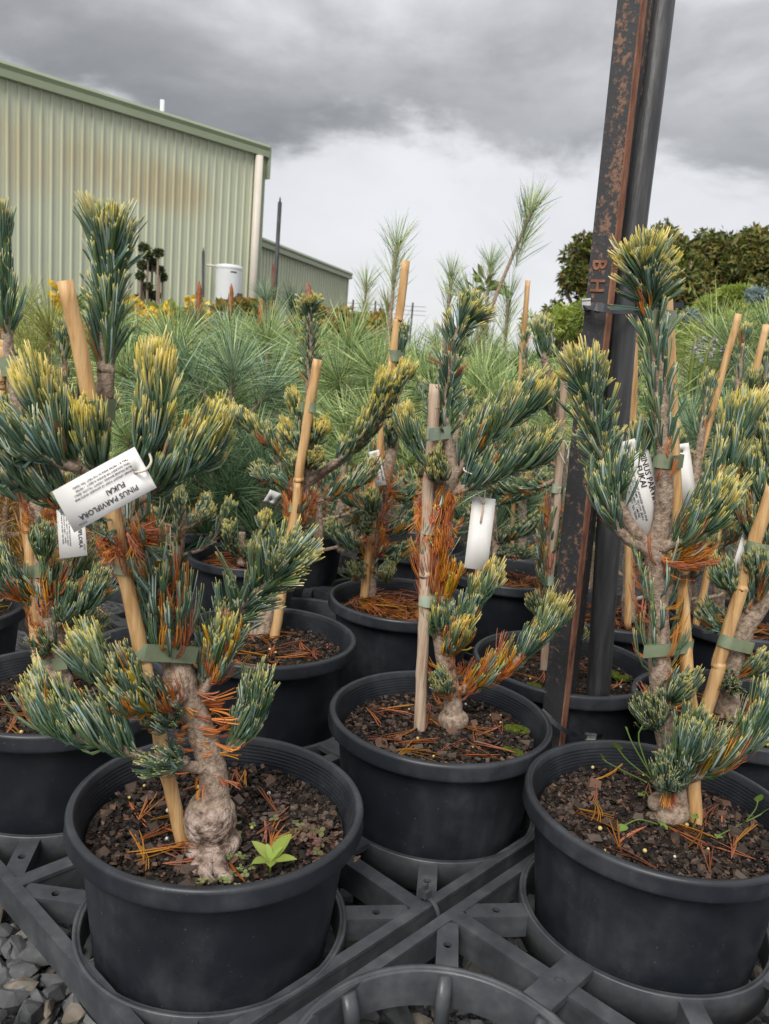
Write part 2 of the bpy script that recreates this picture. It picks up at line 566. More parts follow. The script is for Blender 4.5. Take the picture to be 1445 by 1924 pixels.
def ribbon_needles(base, D, bend, Ln, Wd, c0, c1, segs=3):
    """thin long needles as folded strips"""
    n = len(base)
    t = np.linspace(0, 1, segs + 1)
    rng = np.random.default_rng(n)
    S = nrm(np.cross(D, rng.normal(0, 1, (n, 3))))
    ctr = base[:, None] + (D[:, None] * t[None, :, None] + bend[:, None] * (t ** 2)[None, :, None]) * Ln[:, None, None]
    w = Wd[:, None, None] * np.interp(t, [0, 0.7, 1], [0.8, 1, 0.25])[None, :, None] * 0.5
    V = np.stack([ctr - S[:, None] * w, ctr + S[:, None] * w], 2)
    C = c0[:, None] * (1 - t[None, :, None]) + c1[:, None] * t[None, :, None]
    C = np.repeat(C[:, :, None], 2, 2)
    i = np.arange(n)[:, None] * (2 * (segs + 1)) + np.arange(segs)[None] * 2
    F = np.stack([i, i + 1, i + 3, i + 2], -1).reshape(-1, 4)
    return V.reshape(-1, 3), F, C.reshape(-1, 3)


def loc_obj(name, V, F, mat, parent, col=None, smooth=False):
    """vertices already in the parent's space"""
    return link(bpy.data.objects.new(name, make_mesh(name, V, F, col, smooth, mat)), parent)


def share(name, me, parent, loc=(0, 0, 0), rot=(0, 0, 0), sc=1.0):
    o = bpy.data.objects.new(name, me)
    o.location = [float(c) for c in loc]
    o.rotation_euler = rot
    o.scale = (sc, sc, sc) if isinstance(sc, (int, float)) else sc
    return link(o, parent)


def boxes(lst):
    """list of (x0,x1,y0,y1,z0,z1)"""
    b = MB()
    for x0, x1, y0, y1, z0, z1 in lst:
        b.box(((x0 + x1) / 2, (y0 + y1) / 2, (z0 + z1) / 2), ((x1 - x0) / 2, 0, 0), (0, (y1 - y0) / 2, 0), (0, 0, (z1 - z0) / 2))
    return np.concatenate(b.V), [np.concatenate(b.F4)]


# ------------------------------------------------------------------ ground and gravel
def build_ground():
    nx, ny = 60, 90
    xs = np.sign(np.linspace(-1, 1, nx)) * np.abs(np.linspace(-1, 1, nx)) ** 2.2 * 220
    ys = np.linspace(0, 1, ny) ** 2.4 * 400 - 4
    X, Y = np.meshgrid(xs, ys)
    V = np.stack([X, Y, np.zeros_like(X)], -1).reshape(-1, 3)
    i = (np.arange(ny - 1)[:, None] * nx + np.arange(nx - 1)[None]).ravel()
    F = np.stack([i, i + 1, i + nx + 1, i + nx], -1)
    g = mesh_obj('ground', V, F, GROUND)
    tag(g, kind='structure')
    rng = np.random.default_rng(5)
    variants = []
    import bmesh
    for k in range(14):
        bm = bmesh.new()
        p = nrm(rng.normal(0, 1, (20, 3))) * rng.uniform(0.78, 1.05, (20, 1)) * np.array([1.0, rng.uniform(0.6, 0.9), rng.uniform(0.5, 0.75)])
        for q in p:
            bm.verts.new(q)
        r = bmesh.ops.convex_hull(bm, input=bm.verts)
        for v in [v for v in bm.verts if not v.link_faces]:
            bm.verts.remove(v)
        bm.verts.index_update()
        VV = np.array([v.co[:] for v in bm.verts])
        FF = np.array([[v.index for v in f.verts] for f in bm.faces if len(f.verts) == 3])
        bm.free()
        c = np.array([(0.10, 0.103, 0.106), (0.06, 0.063, 0.066), (0.15, 0.155, 0.156), (0.18, 0.155, 0.125)][[0, 1, 2, 0, 1, 0, 2, 0, 1, 2, 0, 3, 0, 2][k]])
        variants.append((VV, FF, c, make_mesh('stone', VV, FF, np.tile(c, (len(VV), 1)), False, STONE)))
    pts = []
    for (x0, x1, y0, y1, n) in ((-0.62, -0.20, 0.33, 0.75, 1300), (-0.2, 0.45, 0.36, 0.98, 900), (-0.6, -0.2, 0.75, 1.2, 120), (0.45, 0.7, 0.4, 1.0, 120)):
        pts.append(np.stack([rng.uniform(x0, x1, n), rng.uniform(y0, y1, n)], 1))
    pts = np.concatenate(pts)
    left = (pts[:, 0] < -0.17) & (pts[:, 1] < 0.62)
    mid = (pts[:, 0] > -0.05) & (pts[:, 0] < 0.26) & (pts[:, 1] < 0.72)
    key = np.where(left, 0, np.where(mid, 1, 2)) + rng.uniform(0, 0.9, len(pts))
    order = np.argsort(key)
    stuff = MB()
    for c, i in enumerate(order):
        s = (0.006 + 0.015 * rng.uniform() ** 1.2) * (1.15 if left[i] else 1.05)
        VV, FF, cc, me = variants[rng.integers(0, 14)]
        z = s * rng.uniform(0.1, 0.75) + (0.012 if rng.uniform() < 0.35 else 0.0)
        rot = rng.uniform(0, 6.28, 3)
        if c < 290:
            share('stone', me, g, (pts[i, 0], pts[i, 1], z), tuple(rot), float(s))
        else:
            M = np.array(Matrix.Rotation(rot[2], 3, 'Z') @ Matrix.Rotation(rot[0], 3, 'X'))
            stuff.add(VV @ M.T * s + np.array([pts[i, 0], pts[i, 1], z]), FF, cc)
    tag(stuff.build('gravel', STONE, g), kind='stuff')


build_ground()


# ------------------------------------------------------------------ sheds
def clad_mat(name, stain=None):
    m, nt, b = mat_base(name, 0.45, 0.35)
    tc = N(nt, 'ShaderNodeTexCoord')
    geo = N(nt, 'ShaderNodeNewGeometry')
    n = N(nt, 'ShaderNodeTexNoise', i_Scale=0.7, i_Detail=5.0)
    nt.links.new(geo.outputs['Position'], n.inputs[0])
    c = mix_col(nt, map_range(nt, n.outputs[0], 0.3, 0.7), (0.50, 0.53, 0.39), (0.545, 0.57, 0.425))
    if stain:
        (ox, oy, dx, dy, spots) = stain
        vm = N(nt, 'ShaderNodeVectorMath', operation='SUBTRACT')
        nt.links.new(geo.outputs['Position'], vm.inputs[0])
        vm.inputs[1].default_value = (ox, oy, 0)
        dt = N(nt, 'ShaderNodeVectorMath', operation='DOT_PRODUCT')
        nt.links.new(vm.outputs[0], dt.inputs[0])
        dt.inputs[1].default_value = (dx, dy, 0)
        sp = N(nt, 'ShaderNodeSeparateXYZ')
        nt.links.new(geo.outputs['Position'], sp.inputs[0])
        cb = N(nt, 'ShaderNodeCombineXYZ')
        nt.links.new(math_node(nt, 'MULTIPLY', dt.outputs['Value'], 2.6), cb.inputs[0])
        nt.links.new(math_node(nt, 'MULTIPLY', sp.outputs[2], 0.5), cb.inputs[1])
        n2 = N(nt, 'ShaderNodeTexNoise', i_Scale=1.3, i_Detail=5.0, i_Roughness=0.6)
        nt.links.new(cb.outputs[0], n2.inputs[0])
        tot = None
        for (sx, sz, wx, wz, k) in spots:
            ex = math_node(nt, 'DIVIDE', math_node(nt, 'SUBTRACT', dt.outputs['Value'], sx), wx)
            ez = math_node(nt, 'DIVIDE', math_node(nt, 'SUBTRACT', sp.outputs[2], sz), wz)
            d2 = math_node(nt, 'ADD', math_node(nt, 'MULTIPLY', ex, ex), math_node(nt, 'MULTIPLY', ez, ez))
            g = math_node(nt, 'MULTIPLY', map_range(nt, d2, 0.0, 1.0, 1.0, 0.0), k)
            tot = g if tot is None else math_node(nt, 'ADD', tot, g)
        f = math_node(nt, 'MULTIPLY', tot, map_range(nt, n2.outputs[0], 0.25, 0.65, 0.3, 1.0), clamp=True)
        c = mix_col(nt, math_node(nt, 'MULTIPLY', f, 0.52), c, (0.46, 0.34, 0.17))
    nt.links.new(c, b.inputs['Base Color'])
    return m


def rib_sheet(width, z0, z1, ribs=4, pitch=0.19, h=0.036, top=0.022, foot=0.040):
    prof = []
    for k in range(ribs):
        c = pitch * (k + 0.5)
        prof += [(c - pitch / 2 if k == 0 else None, 0)] if k == 0 else []
        prof += [(c - foot / 2, 0), (c - top / 2, h), (c + top / 2, h), (c + foot / 2, 0)]
        prof += [(c + pitch * 0.25 + foot * 0.12, 0), (c + pitch * 0.25 + foot * 0.12 + 0.006, 0.003), (c + pitch * 0.25 + foot * 0.12 + 0.014, 0.003), (c + pitch * 0.25 + foot * 0.12 + 0.02, 0)]
    prof += [(pitch * ribs, 0)]
    prof = np.array(prof, float)
    n = len(prof)
    V = np.vstack([np.c_[prof, np.full(n, z0)], np.c_[prof, np.full(n, z1)]])
    i = np.arange(n - 1)
    F = np.stack([i, i + 1, i + 1 + n, i + n], -1)
    return V, F


def shed(name, P0, P1, ztop, label, stain_px=None, depth=9.0, fascia=0.24, mat_name='shed_cladding'):
    """wall from P0 (far corner) along to P1; P are ground xy"""
    P0, P1 = np.array(P0), np.array(P1)
    d = nrm(P1 - P0)
    Lw = np.linalg.norm(P1 - P0)
    o = empty(name, (*P0, 0), label, 'shed')
    o.rotation_euler = (0, 0, math.atan2(d[1], d[0]))
    stain = None
    if stain_px:
        nrml = np.array([-d[1], d[0]])
        spots = []
        for (x, y, wx, wz, k) in stain_px:
            r = ray(x, y)
            t = ((P0 - CAM[:2]) @ nrml) / (r[:2] @ nrml)
            q = CAM + r * t
            spots.append(((q[:2] - P0) @ d, q[2], wx, wz, k))
        stain = (P0[0], P0[1], d[0], d[1], spots)
    mt = clad_mat(mat_name, stain)
    trim = MATS.get('shed_trim') or noise_mat('shed_trim', [(0.28, 0.33, 0.215), (0.32, 0.365, 0.245)], 1.2, 4, 0.4, 0.4, coord='Object')
    V, F = rib_sheet(0.76, 0.02, ztop - 0.1)
    me = make_mesh('wall_sheet', V, F, None, False, mt)
    for k in range(int(Lw / 0.76) + 1):
        share('wall_sheet', me, o, (k * 0.76, 0, 0))
    V, F = boxes([(-0.03, Lw + 1, -depth, -0.02, 0.0, ztop - 0.12)])
    loc_obj('inner_wall', V, F, mt, o)
    V, F = boxes([(-0.05, 0.06, -0.015, 0.045, 0.02, ztop - 0.1), (-0.05, -0.031, -0.4, -0.0155, 0.02, ztop - 0.1)])
    loc_obj('corner_flashing', V, F, trim, o)
    b = MB()
    # barge / gutter profile extruded along the wall
    prof = np.array([(0.05, -fascia), (0.14, -fascia), (0.15, -fascia * 0.55), (0.13, -fascia * 0.5), (0.17, -0.05), (0.15, 0.0), (-0.1, 0.02), (-0.1, -fascia)])
    n = len(prof)
    VV = np.vstack([np.c_[np.full(n, -0.05), prof[:, 0], prof[:, 1] + ztop], np.c_[np.full(n, Lw + 1), prof[:, 0], prof[:, 1] + ztop]])
    i = np.arange(n)
    j = (i + 1) % n
    b.add(VV, np.stack([i, i + n, j + n, j], -1))
    for q in range(1, n - 1):
        b.add(VV[[0, q, q + 1]], np.array([[0, 1, 2]]))
    g = b.build('roof_edge_gutter', trim, None)
    g.parent = o
    V, F = boxes([(-0.12, Lw + 1, -depth, -0.1, ztop - 0.1, ztop - 0.02)])
    loc_obj('roof', V, F, trim, o)
    return o, d


Pc = at(484, 500, 18.6)[:2]
Pl = at(0, 400, 14.45)[:2]
ztop = 0.5 * (at(490, 272, 18.6)[2] + at(0, 118, 14.45)[2])
Pl2 = Pc + (Pl - Pc) * 1.9
big, bd = shed('metal_shed', Pc, Pl2, ztop, 'large pale green corrugated metal shed with brown stains and a cream downpipe', stain_px=[(300, 345, 1.6, 0.62, 0.8), (235, 322, 1.5, 0.6, 0.55), (60, 290, 2.3, 0.85, 0.5), (330, 370, 1.3, 0.6, 0.4), (10, 300, 1.0, 1.0, 0.35)])
CREAM = noise_mat('cream_paint', [(0.55, 0.50, 0.42), (0.62, 0.57, 0.49)], 2.0, 4, 0.45, 0.4)
V, F = tube(np.array([[0.2, 0.12, 0.0], [0.2, 0.12, ztop - 0.26]]), 0.085, 14)
loc_obj('downpipe', V, F, CREAM, big, smooth=True)
V, F = boxes([(-0.12, -0.052, -0.02, 0.12, ztop - 0.66, ztop - 0.02)])
loc_obj('gutter_end', V, F, MATS['shed_trim'], big)
WHITE = noise_mat('white_paint', [(0.60, 0.62, 0.62), (0.68, 0.70, 0.70)], 3.0, 4, 0.35, 0.45)
vp = at(288, 205, 17.2)
V, F = tube(np.array([vp + [0, 0.6, -0.5], vp + [0, 0.6, 0.34]]), 0.045, 10)
vo = mesh_obj('vent_pipe', V, F, WHITE, None, smooth=True)
vo.parent = big
vo.matrix_parent_inverse = big.matrix_basis.inverted()
low0, low1 = at(485, 500, 20.6)[:2], at(650, 560, 27.2)[:2]
zl = 0.5 * (at(487, 446, 20.6)[2] + at(653, 513, 27.2)[2])
low, ld = shed('low_shed', low1, low0 - (low1 - low0) * 0.12, zl, 'lower green metal shed wall stepping back beside the big shed', depth=5.0, fascia=0.2, mat_name='low_shed_cladding')


def build_tank():
    Y = 17.3
    b = at(428, 560, Y)
    zt = at(428, 497, Y)[2]
    r = 0.262
    o = empty('water_heater', (b[0], b[1], 0), 'white cylindrical water heater standing against the green shed wall', 'water heater')
    V, F = lathe([(0, 0.02), (r * 0.98, 0.02), (r, 0.05), (r, zt - 0.07)], 40)
    loc_obj('cylinder', V, F, WHITE, o, smooth=True)
    V, F = lathe([(r + 0.006, zt - 0.09), (r + 0.012, zt - 0.06), (r * 0.98, zt - 0.02), (r * 0.6, zt), (0, zt + 0.004)], 40)
    loc_obj('lid', V, F, WHITE, o, smooth=True)
    dk = noise_mat('dark_fitting', [(0.02, 0.02, 0.022), (0.04, 0.04, 0.042)], 10, 3, 0.5, 0.4)
    zp = at(452, 562, Y)[2]
    V, F = boxes([(r * 0.86, r * 0.86 + 0.09, -0.2, -0.06, zp - 0.12, zp + 0.1)])
    loc_obj('valve_box', V, F, dk, o)
    zb = at(428, 512, Y)[2]
    th = np.linspace(-1.25, -0.75, 8)
    VV = np.vstack([np.c_[(r + 0.004) * np.cos(th), (r + 0.004) * np.sin(th), np.full(8, z)] for z in (zb - 0.012, zb + 0.012)])
    loc_obj('maker_strip', VV, np.stack([np.arange(7), np.arange(1, 8), np.arange(9, 16), np.arange(8, 15)], -1), dk, o)
    V, F = tube(np.array([[-r, 0, zt - 0.05], [-r - 0.2, 0.02, zt - 0.04]]), 0.022, 8)
    loc_obj('pipe', V, F, CREAM, o, smooth=True)


build_tank()
DARKSTEEL = noise_mat('dark_steel', [(0.02, 0.021, 0.023), (0.05, 0.05, 0.052)], 8, 4, 0.55, 0.4)
RUSTRED = noise_mat('red_rust', [(0.10, 0.035, 0.025), (0.19, 0.075, 0.05)], 8, 4, 0.8, 0.2)


def field_pole(pts, Y, r, label, picket=None):
    a = at(*pts[0], Y)
    b = at(*pts[1], Y)
    a0 = a + (a - b) * (a[2] / (b[2] - a[2]))
    o = empty('field_pole', (a0[0], a0[1], 0), label, 'pole')
    V, F = tube(np.array([a0, b]), r, 10)
    mesh_obj('pole', V, F, DARKSTEEL, o, smooth=True)
    V, F = tube(np.array([b, b + [0, 0, 0.06]]), [r * 0.5, r * 0.3], 8)
    mesh_obj('tip', V, F, DARKSTEEL, o, smooth=True)
    if picket:
        p, q = at(*picket[0], Y), at(*picket[1], Y)
        q0 = q + (q - p) * (q[2] / max(0.1, p[2] - q[2]))
        V, F = tube(np.array([q0, p]), 0.032, 4)
        mesh_obj('picket', V, F, RUSTRED, o)


field_pole(((516, 560), (526, 380)), 11.0, 0.026, 'tall thin dark pole with a rusty picket in front of the low shed', ((516, 497), (514, 540)))
field_pole(((381, 560), (382, 472)), 15.0, 0.024, 'short thin dark pole standing before the big shed wall')


def build_fence():
    Y = 32.0
    o = empty('wire_fence', (*at(690, 600, Y)[:2], 0), 'distant post and wire fence beyond the end of the low shed', 'fence')
    for x in (664, 684, 706, 728, 752, 776):
        t = at(x, 563 + (x - 664) * 0.05, Y)
        V, F = tube(np.array([[t[0], t[1], 0], t]), 0.035, 6)
        mesh_obj('post', V, F, DARKSTEEL, o)
    for y in (569, 577, 585):
        a, b = at(650, y, Y), at(800, y + 8, Y)
        V, F = tube(np.array([a, b]), 0.008, 5)
        mesh_obj('wire', V, F, DARKSTEEL, o)


build_fence()


# ------------------------------------------------------------------ leafy trees behind
def leaf_quads(C, D, S, Ln, Wd, col):
    """folded pointed leaves: base C, direction D, side S"""
    n = len(C)
    Nn = nrm(np.cross(S, D))
    a = C
    m1 = C + D * (Ln * 0.5)[:, None] - S * (Wd * 0.5)[:, None] + Nn * (Wd * 0.18)[:, None]
    m2 = C + D * (Ln * 0.5)[:, None] + S * (Wd * 0.5)[:, None] + Nn * (Wd * 0.18)[:, None]
    mc = C + D * (Ln * 0.5)[:, None]
    t = C + D * Ln[:, None] - UP * (Ln * 0.12)[:, None]
    V = np.stack([a, m1, mc, m2, t], 1).reshape(-1, 3)
    i = np.arange(n) * 5
    F = np.concatenate([np.stack([i, i + 2, i + 1], -1), np.stack([i + 1, i + 2, i + 4], -1), np.stack([i, i + 3, i + 2], -1), np.stack([i + 2, i + 3, i + 4], -1)])
    return V, F, np.repeat(col, 5, axis=0)


def leafy_crown(rng, blobs, n, Ln, Wd, cols, zmin=0.05):
    """leaves on the outer half of a set of ellipsoid blobs (cx,cy,cz,rx,ry,rz)"""
    blobs = np.array(blobs, float)
    w = blobs[:, 3] * blobs[:, 5]
    k = rng.choice(len(blobs), n, p=w / w.sum())
    d = nrm(rng.normal(0, 1, (n, 3)))
    rr = rng.uniform(0.55, 1.08, n) ** 0.6
    C = blobs[k, :3] + d * blobs[k, 3:] * rr[:, None]
    C = C[C[:, 2] > zmin]
    n = len(C)
    d = d[:n]
    D = nrm(d * 0.6 + rng.normal(0, 0.6, (n, 3)) + UP * 0.25)
    S = nrm(np.cross(D, rng.normal(0, 1, (n, 3))))
    col = cols[rng.integers(0, len(cols), n)] * rng.uniform(0.65, 1.3, (n, 1))
    return leaf_quads(C, D, S, Ln * rng.uniform(0.7, 1.3, n), Wd * rng.uniform(0.7, 1.3, n), col)


OLIVE = np.array([(0.13, 0.16, 0.03), (0.09, 0.125, 0.025), (0.18, 0.17, 0.035), (0.20, 0.145, 0.04), (0.05, 0.075, 0.02)])


def hedge_tree(x, ytop, Y, wpx, label, seed, n=5200):
    rng = np.random.default_rng(seed)
    t = at(x, ytop, Y)
    H = t[2]
    R = wpx / FPX * Y
    o = empty('magnolia_tree', (t[0], t[1], 0), label, 'tree', 'dark leafy trees beyond the nursery beds')
    bl = []
    for k in range(70):
        a = rng.uniform(0, 6.28)
        hz = rng.uniform(0.06, 1.0)
        env = math.sqrt(max(0.02, 1 - max(0, (hz - 0.45) / 0.56) ** 2)) * (0.85 + 0.15 * min(1, hz / 0.3))
        rr = R * env * rng.uniform(0.45, 0.9)
        s = R * rng.uniform(0.18, 0.34)
        bl.append((t[0] + math.cos(a) * rr, t[1] + math.sin(a) * rr, max(0.2, hz * (H - s)), s, s, s * rng.uniform(0.8, 1.2)))
    V, F, C = leafy_crown(rng, bl, int(n * 3.4), 0.125, 0.045, OLIVE)
    tag(mesh_obj('crown', V, F, LEAF, o, C, False), kind='stuff')
    V, F = tube(spline([[t[0], t[1], 0], [t[0] + 0.05, t[1], H * 0.5], [t[0], t[1], H * 0.86]], 0.3), np.linspace(0.12, 0.03, len(spline([[t[0], t[1], 0], [t[0] + 0.05, t[1], H * 0.5], [t[0], t[1], H * 0.86]], 0.3))), 8)
    mesh_obj('trunk', V, F, BARK, o)
    for k in range(7):
        a = k * 2.4
        z0 = H * (0.2 + 0.08 * k)
        p = [[t[0], t[1], z0], [t[0] + math.cos(a) * R * 0.4, t[1] + math.sin(a) * R * 0.4, z0 + H * 0.12], [t[0] + math.cos(a) * R * 0.5, t[1] + math.sin(a) * R * 0.5, z0 + H * 0.2]]
        V, F = tube(spline(p, 0.2), 0.03, 6)
        mesh_obj('limb', V, F, BARK, o)


hedge_tree(1108, 430, 14.0, 66, 'dark olive magnolia seen left of the leaning post', 11, 4200)
hedge_tree(1255, 414, 13.5, 105, 'dark olive magnolia right behind the tall pine beside the post', 12, 6200)
hedge_tree(1370, 424, 14.5, 88, 'dark olive magnolia between its neighbours in the hedge row', 13, 5200)
hedge_tree(1318, 432, 15.5, 80, 'dark olive magnolia behind the gap in the hedge row', 15, 5200)
hedge_tree(1418, 420, 15.5, 80, 'dark olive magnolia behind the last two in the hedge row', 16, 5200)
hedge_tree(1462, 405, 13.8, 85, 'dark olive magnolia at the right end of the hedge row', 14, 5200)


# ------------------------------------------------------------------ pot trays
GU = np.array([0.68, 0.733])
GU = GU / np.linalg.norm(GU)
GV = np.array([-GU[1], GU[0]])
GANG = math.atan2(GU[1], GU[0])
PITCHG = 0.300
RING_R, RING_IN, EDGE = 0.118, 0.111, 0.119


def bar(p, q, w, z0, z1, mb):
    p, q = np.array(p, float), np.array(q, float)
    d = nrm(q - p)
    s = np.array([-d[1], d[0]])
    c = (p + q) / 2
    mb.box((c[0], c[1], (z0 + z1) / 2), (*(d * np.linalg.norm(q - p) / 2), 0), (*(s * w / 2), 0), (0, 0, (z1 - z0) / 2))


def plate_hole(p, q, w, z0, z1, rh=0.0045, hole=0.5):
    """flat bar from p to q with a round hole through it"""
    p, q = np.array(p, float), np.array(q, float)
    d = nrm(q - p)
    s = np.array([-d[1], d[0]])
    ln = np.linalg.norm(q - p)
    hc = ln * hole
    k = 16
    th = np.linspace(0, 2 * np.pi, k, endpoint=False)
    inn = np.c_[hc + rh * np.cos(th), rh * np.sin(th)]
    sq = np.c_[np.cos(th), np.sin(th)]
    sq = sq / np.abs(sq).max(1, keepdims=True) * (w / 2)
    sq[:, 0] += hc
    h = w / 2
    xs = [(0, hc - h), (hc + h, ln)]
    P2 = [inn, sq]
    for a, b in xs:
        P2.append(np.array([(a, -h), (b, -h), (b, h), (a, h)]))
    P2 = np.vstack(P2)
    V = []
    for z in (z0, z1):
        V.append(np.c_[p[0] + P2[:, :1] * d[0] + P2[:, 1:] * s[0], p[1] + P2[:, :1] * d[1] + P2[:, 1:] * s[1], np.full(len(P2), z)])
    n = len(P2)
    V = np.vstack(V)
    i = np.arange(k)
    j = (i + 1) % k
    top = np.stack([i + n, i + k + n, j + k + n, j + n], -1)
    wall = np.stack([i, j, j + n, i + n], -1)
    F = [top, wall]
    for b in (2 * k, 2 * k + 4):
        F.append(np.array([(b + n, b + 1 + n, b + 2 + n, b + 3 + n), (b, b + 1, b + 1 + n, b + n), (b + 2, b + 3, b + 3 + n, b + 2 + n)]))
    # long sides next to the hole
    b0, b1 = 2 * k, 2 * k + 4
    F.append(np.array([(b0 + 1, b1, b1 + n, b0 + 1 + n), (b1 + 3, b0 + 2, b0 + 2 + n, b1 + 3 + n)]))
    return V, [np.vstack(F)]


RING_ME = None


def ring_mesh():
    global RING_ME
    if RING_ME is None:
        prof = [(RING_IN, -0.034), (RING_IN, -0.003), (RING_IN + 0.0015, -0.0005), (RING_IN + 0.003, -0.0018), (RING_IN + 0.0035, -0.0005), (RING_R - 0.0005, 0.0), (RING_R, -0.001), (RING_R, -0.034), (RING_IN, -0.034)]
        V, F = lathe(prof, 80)
        RING_ME = make_mesh('ring', V, F, None, True, TRAYP)
    return RING_ME


def tray(origin, cells, label, skip_fingers=()):
    """cells: list of (i,j); origin: xy of cell (0,0)"""
    origin = np.array(origin, float)
    o = empty('pot_tray', (origin[0], origin[1], TRAYZ), label, 'tray')
    o.rotation_euler = (0, 0, GANG)
    z1 = -0.0012
    I = [c[0] for c in cells]
    J = [c[1] for c in cells]
    i0, i1, j0, j1 = min(I), max(I), min(J), max(J)
    x0, x1 = i0 * PITCHG - EDGE, i1 * PITCHG + EDGE
    y0, y1 = j0 * PITCHG - EDGE, j1 * PITCHG + EDGE
    W2 = 0.0105

    def beam(p, q, w=0.016):
        m = MB()
        bar(p, q, w, -0.005, z1, m)
        d = nrm(np.array(q, float) - np.array(p, float))
        s = np.array([-d[1], d[0]]) * (w / 2 - 0.0022)
        for sg in (-1, 1):
            bar(np.array(p) + s * sg, np.array(q) + s * sg, 0.003, -0.03, -0.0049, m)
        o2 = loc_obj('beam', np.concatenate(m.V), [np.concatenate(m.F4)], TRAYP, o)
        return o2
    for y in (y0 + W2 * 0.5, y1 - W2 * 0.5):
        beam((x0, y), (x1, y), W2)
    for x in (x0 + W2 * 0.5, x1 - W2 * 0.5):
        beam((x, y0 + W2), (x, y1 - W2), W2)
    for i in range(i0, i1):
        beam(((i + 0.5) * PITCHG, y0 + W2), ((i + 0.5) * PITCHG, y1 - W2))
    xb = [x0 + W2] + [(i + 0.5) * PITCHG for i in range(i0, i1)] + [x1 - W2]
    for j in range(j0, j1):
        for a, b in zip(xb[:-1], xb[1:]):
            beam((a + (0.008 if a > x0 + 0.03 else 0), (j + 0.5) * PITCHG), (b - (0.008 if b < x1 - 0.03 else 0), (j + 0.5) * PITCHG))
    for (i, j) in cells:
        c = np.array([i, j]) * PITCHG
        share('ring', ring_mesh(), o, (c[0], c[1], 0))
        for sx in (-1, 1):
            for sy in (-1, 1):
                bx = c[0] + sx * (PITCHG / 2 if i0 <= i + sx <= i1 else EDGE)
                by = c[1] + sy * (PITCHG / 2 if j0 <= j + sy <= j1 else EDGE)
                d = nrm(np.array([bx, by]) - c)
                end = np.array([bx, by]) - d * 0.016
                st = c + d * (RING_R - 0.002)
                if np.linalg.norm(end - c) < RING_R + 0.02:
                    continue
                V, F = plate_hole(st, end, 0.019, -0.006, -0.0024, 0.0038)
                l = loc_obj('link', V, F, TRAYP, o)
                m = MB()
                s = np.array([-d[1], d[0]]) * 0.0082
                for sg in (-1, 1):
                    bar(st + s * sg, end + s * sg, 0.002, -0.024, -0.0059, m)
                loc_obj('web', np.concatenate(m.V), [np.concatenate(m.F4)], TRAYP, l)
        for dx, dy in ((1, 0), (0, 1)):
            if (i + dx, j + dy) in cells:
                a = c + np.array([dx, dy]) * (RING_R - 0.002)
                b = c + np.array([dx, dy]) * (PITCHG - RING_R + 0.002)
                V, F = plate_hole(a, b, 0.026, -0.006, 0.0006)
                loc_obj('link', V, F, TRAYP, o)
        if (i, j) in skip_fingers:
            for a in np.linspace(0, 2 * np.pi, 8, endpoint=False) + 0.72 - GANG:
                p = c + np.array([math.cos(a), math.sin(a)]) * (RING_IN - 0.002)
                q = c + np.array([math.cos(a), math.sin(a)]) * (RING_IN - 0.009)
                V, F = tube(np.array([[p[0], p[1], -0.003], [q[0], q[1], -0.02], [q[0], q[1], -0.11]]), [0.007, 0.0075, 0.007], 12, flat=0.7)
                loc_obj('finger', V, F, TRAYP, o, smooth=True)
    for x in (x0 + 0.008, x1 - 0.008):
        for y in (y0 + 0.008, y1 - 0.008):
            V, F = boxes([(x - 0.006, x + 0.006, y - 0.006, y + 0.006, -TRAYZ, -0.03)])
            loc_obj('leg', V, F, TRAYP, o)
    return o


CA, CC, CRt, CM = np.array([-0.1214, 0.6526]), np.array([0.0812, 0.8712]), np.array([0.2787, 0.7138]), np.array([-0.1488, 1.083])
tray(CA, [(0, 0), (1, 0), (0, 1), (1, 1)], 'black plastic pot tray holding the front left and centre pots')
tray(CRt, [(0, 0), (-1, 0), (0, -1), (-1, -1)], 'black plastic pot tray with an empty round opening at the bottom edge', skip_fingers=[(-1, 0)])
tray(CRt + GU * (2 * EDGE + 0.006), [(0, 0), (1, 0)], 'black plastic pot tray under the pots right of the steel post')
tray(CM + GV * (2 * EDGE + 0.05) + GU * 0.02, [(0, 0), (1, 0), (2, 0), (0, 1), (1, 1), (2, 1)], 'black plastic pot tray in shade behind the front pots')
tray(CC + GU * (2 * EDGE + 0.006), [(0, 0), (1, 0), (0, 1), (1, 1)], 'black plastic pot tray in shade behind the steel post')


def zip_tie():
    n = on_z(806, 1697, TRAYZ)
    o = empty('cable_tie', n, 'small black cable tie joining the two trays at the crossing', 'cable tie')
    d3, s3 = np.array([*GU, 0]), np.array([*GV, 0])
    th = np.linspace(0, 2 * np.pi, 25)
    P = n + d3 * 0.001 + np.outer(np.cos(th), s3) * 0.0135 + np.outer(np.sin(th), UP) * 0.021 - UP * 0.017
    A = []
    for k in range(len(P)):
        A += [P[k] - d3 * 0.0024, P[k] + d3 * 0.0024]
    i = np.arange(24) * 2
    mesh_obj('band', np.array(A), np.stack([i, i + 1, i + 3, i + 2], -1), TRAYP, o)
    m = MB()
    m.box(n + UP * 0.0075 + s3 * 0.006, s3 * 0.0045, d3 * 0.004, UP * 0.0035)
    m.box(n + UP * 0.0135 + s3 * 0.006, s3 * 0.0012, d3 * 0.003, UP * 0.003)
    m.build('lock_head', TRAYP, o)


zip_tie()


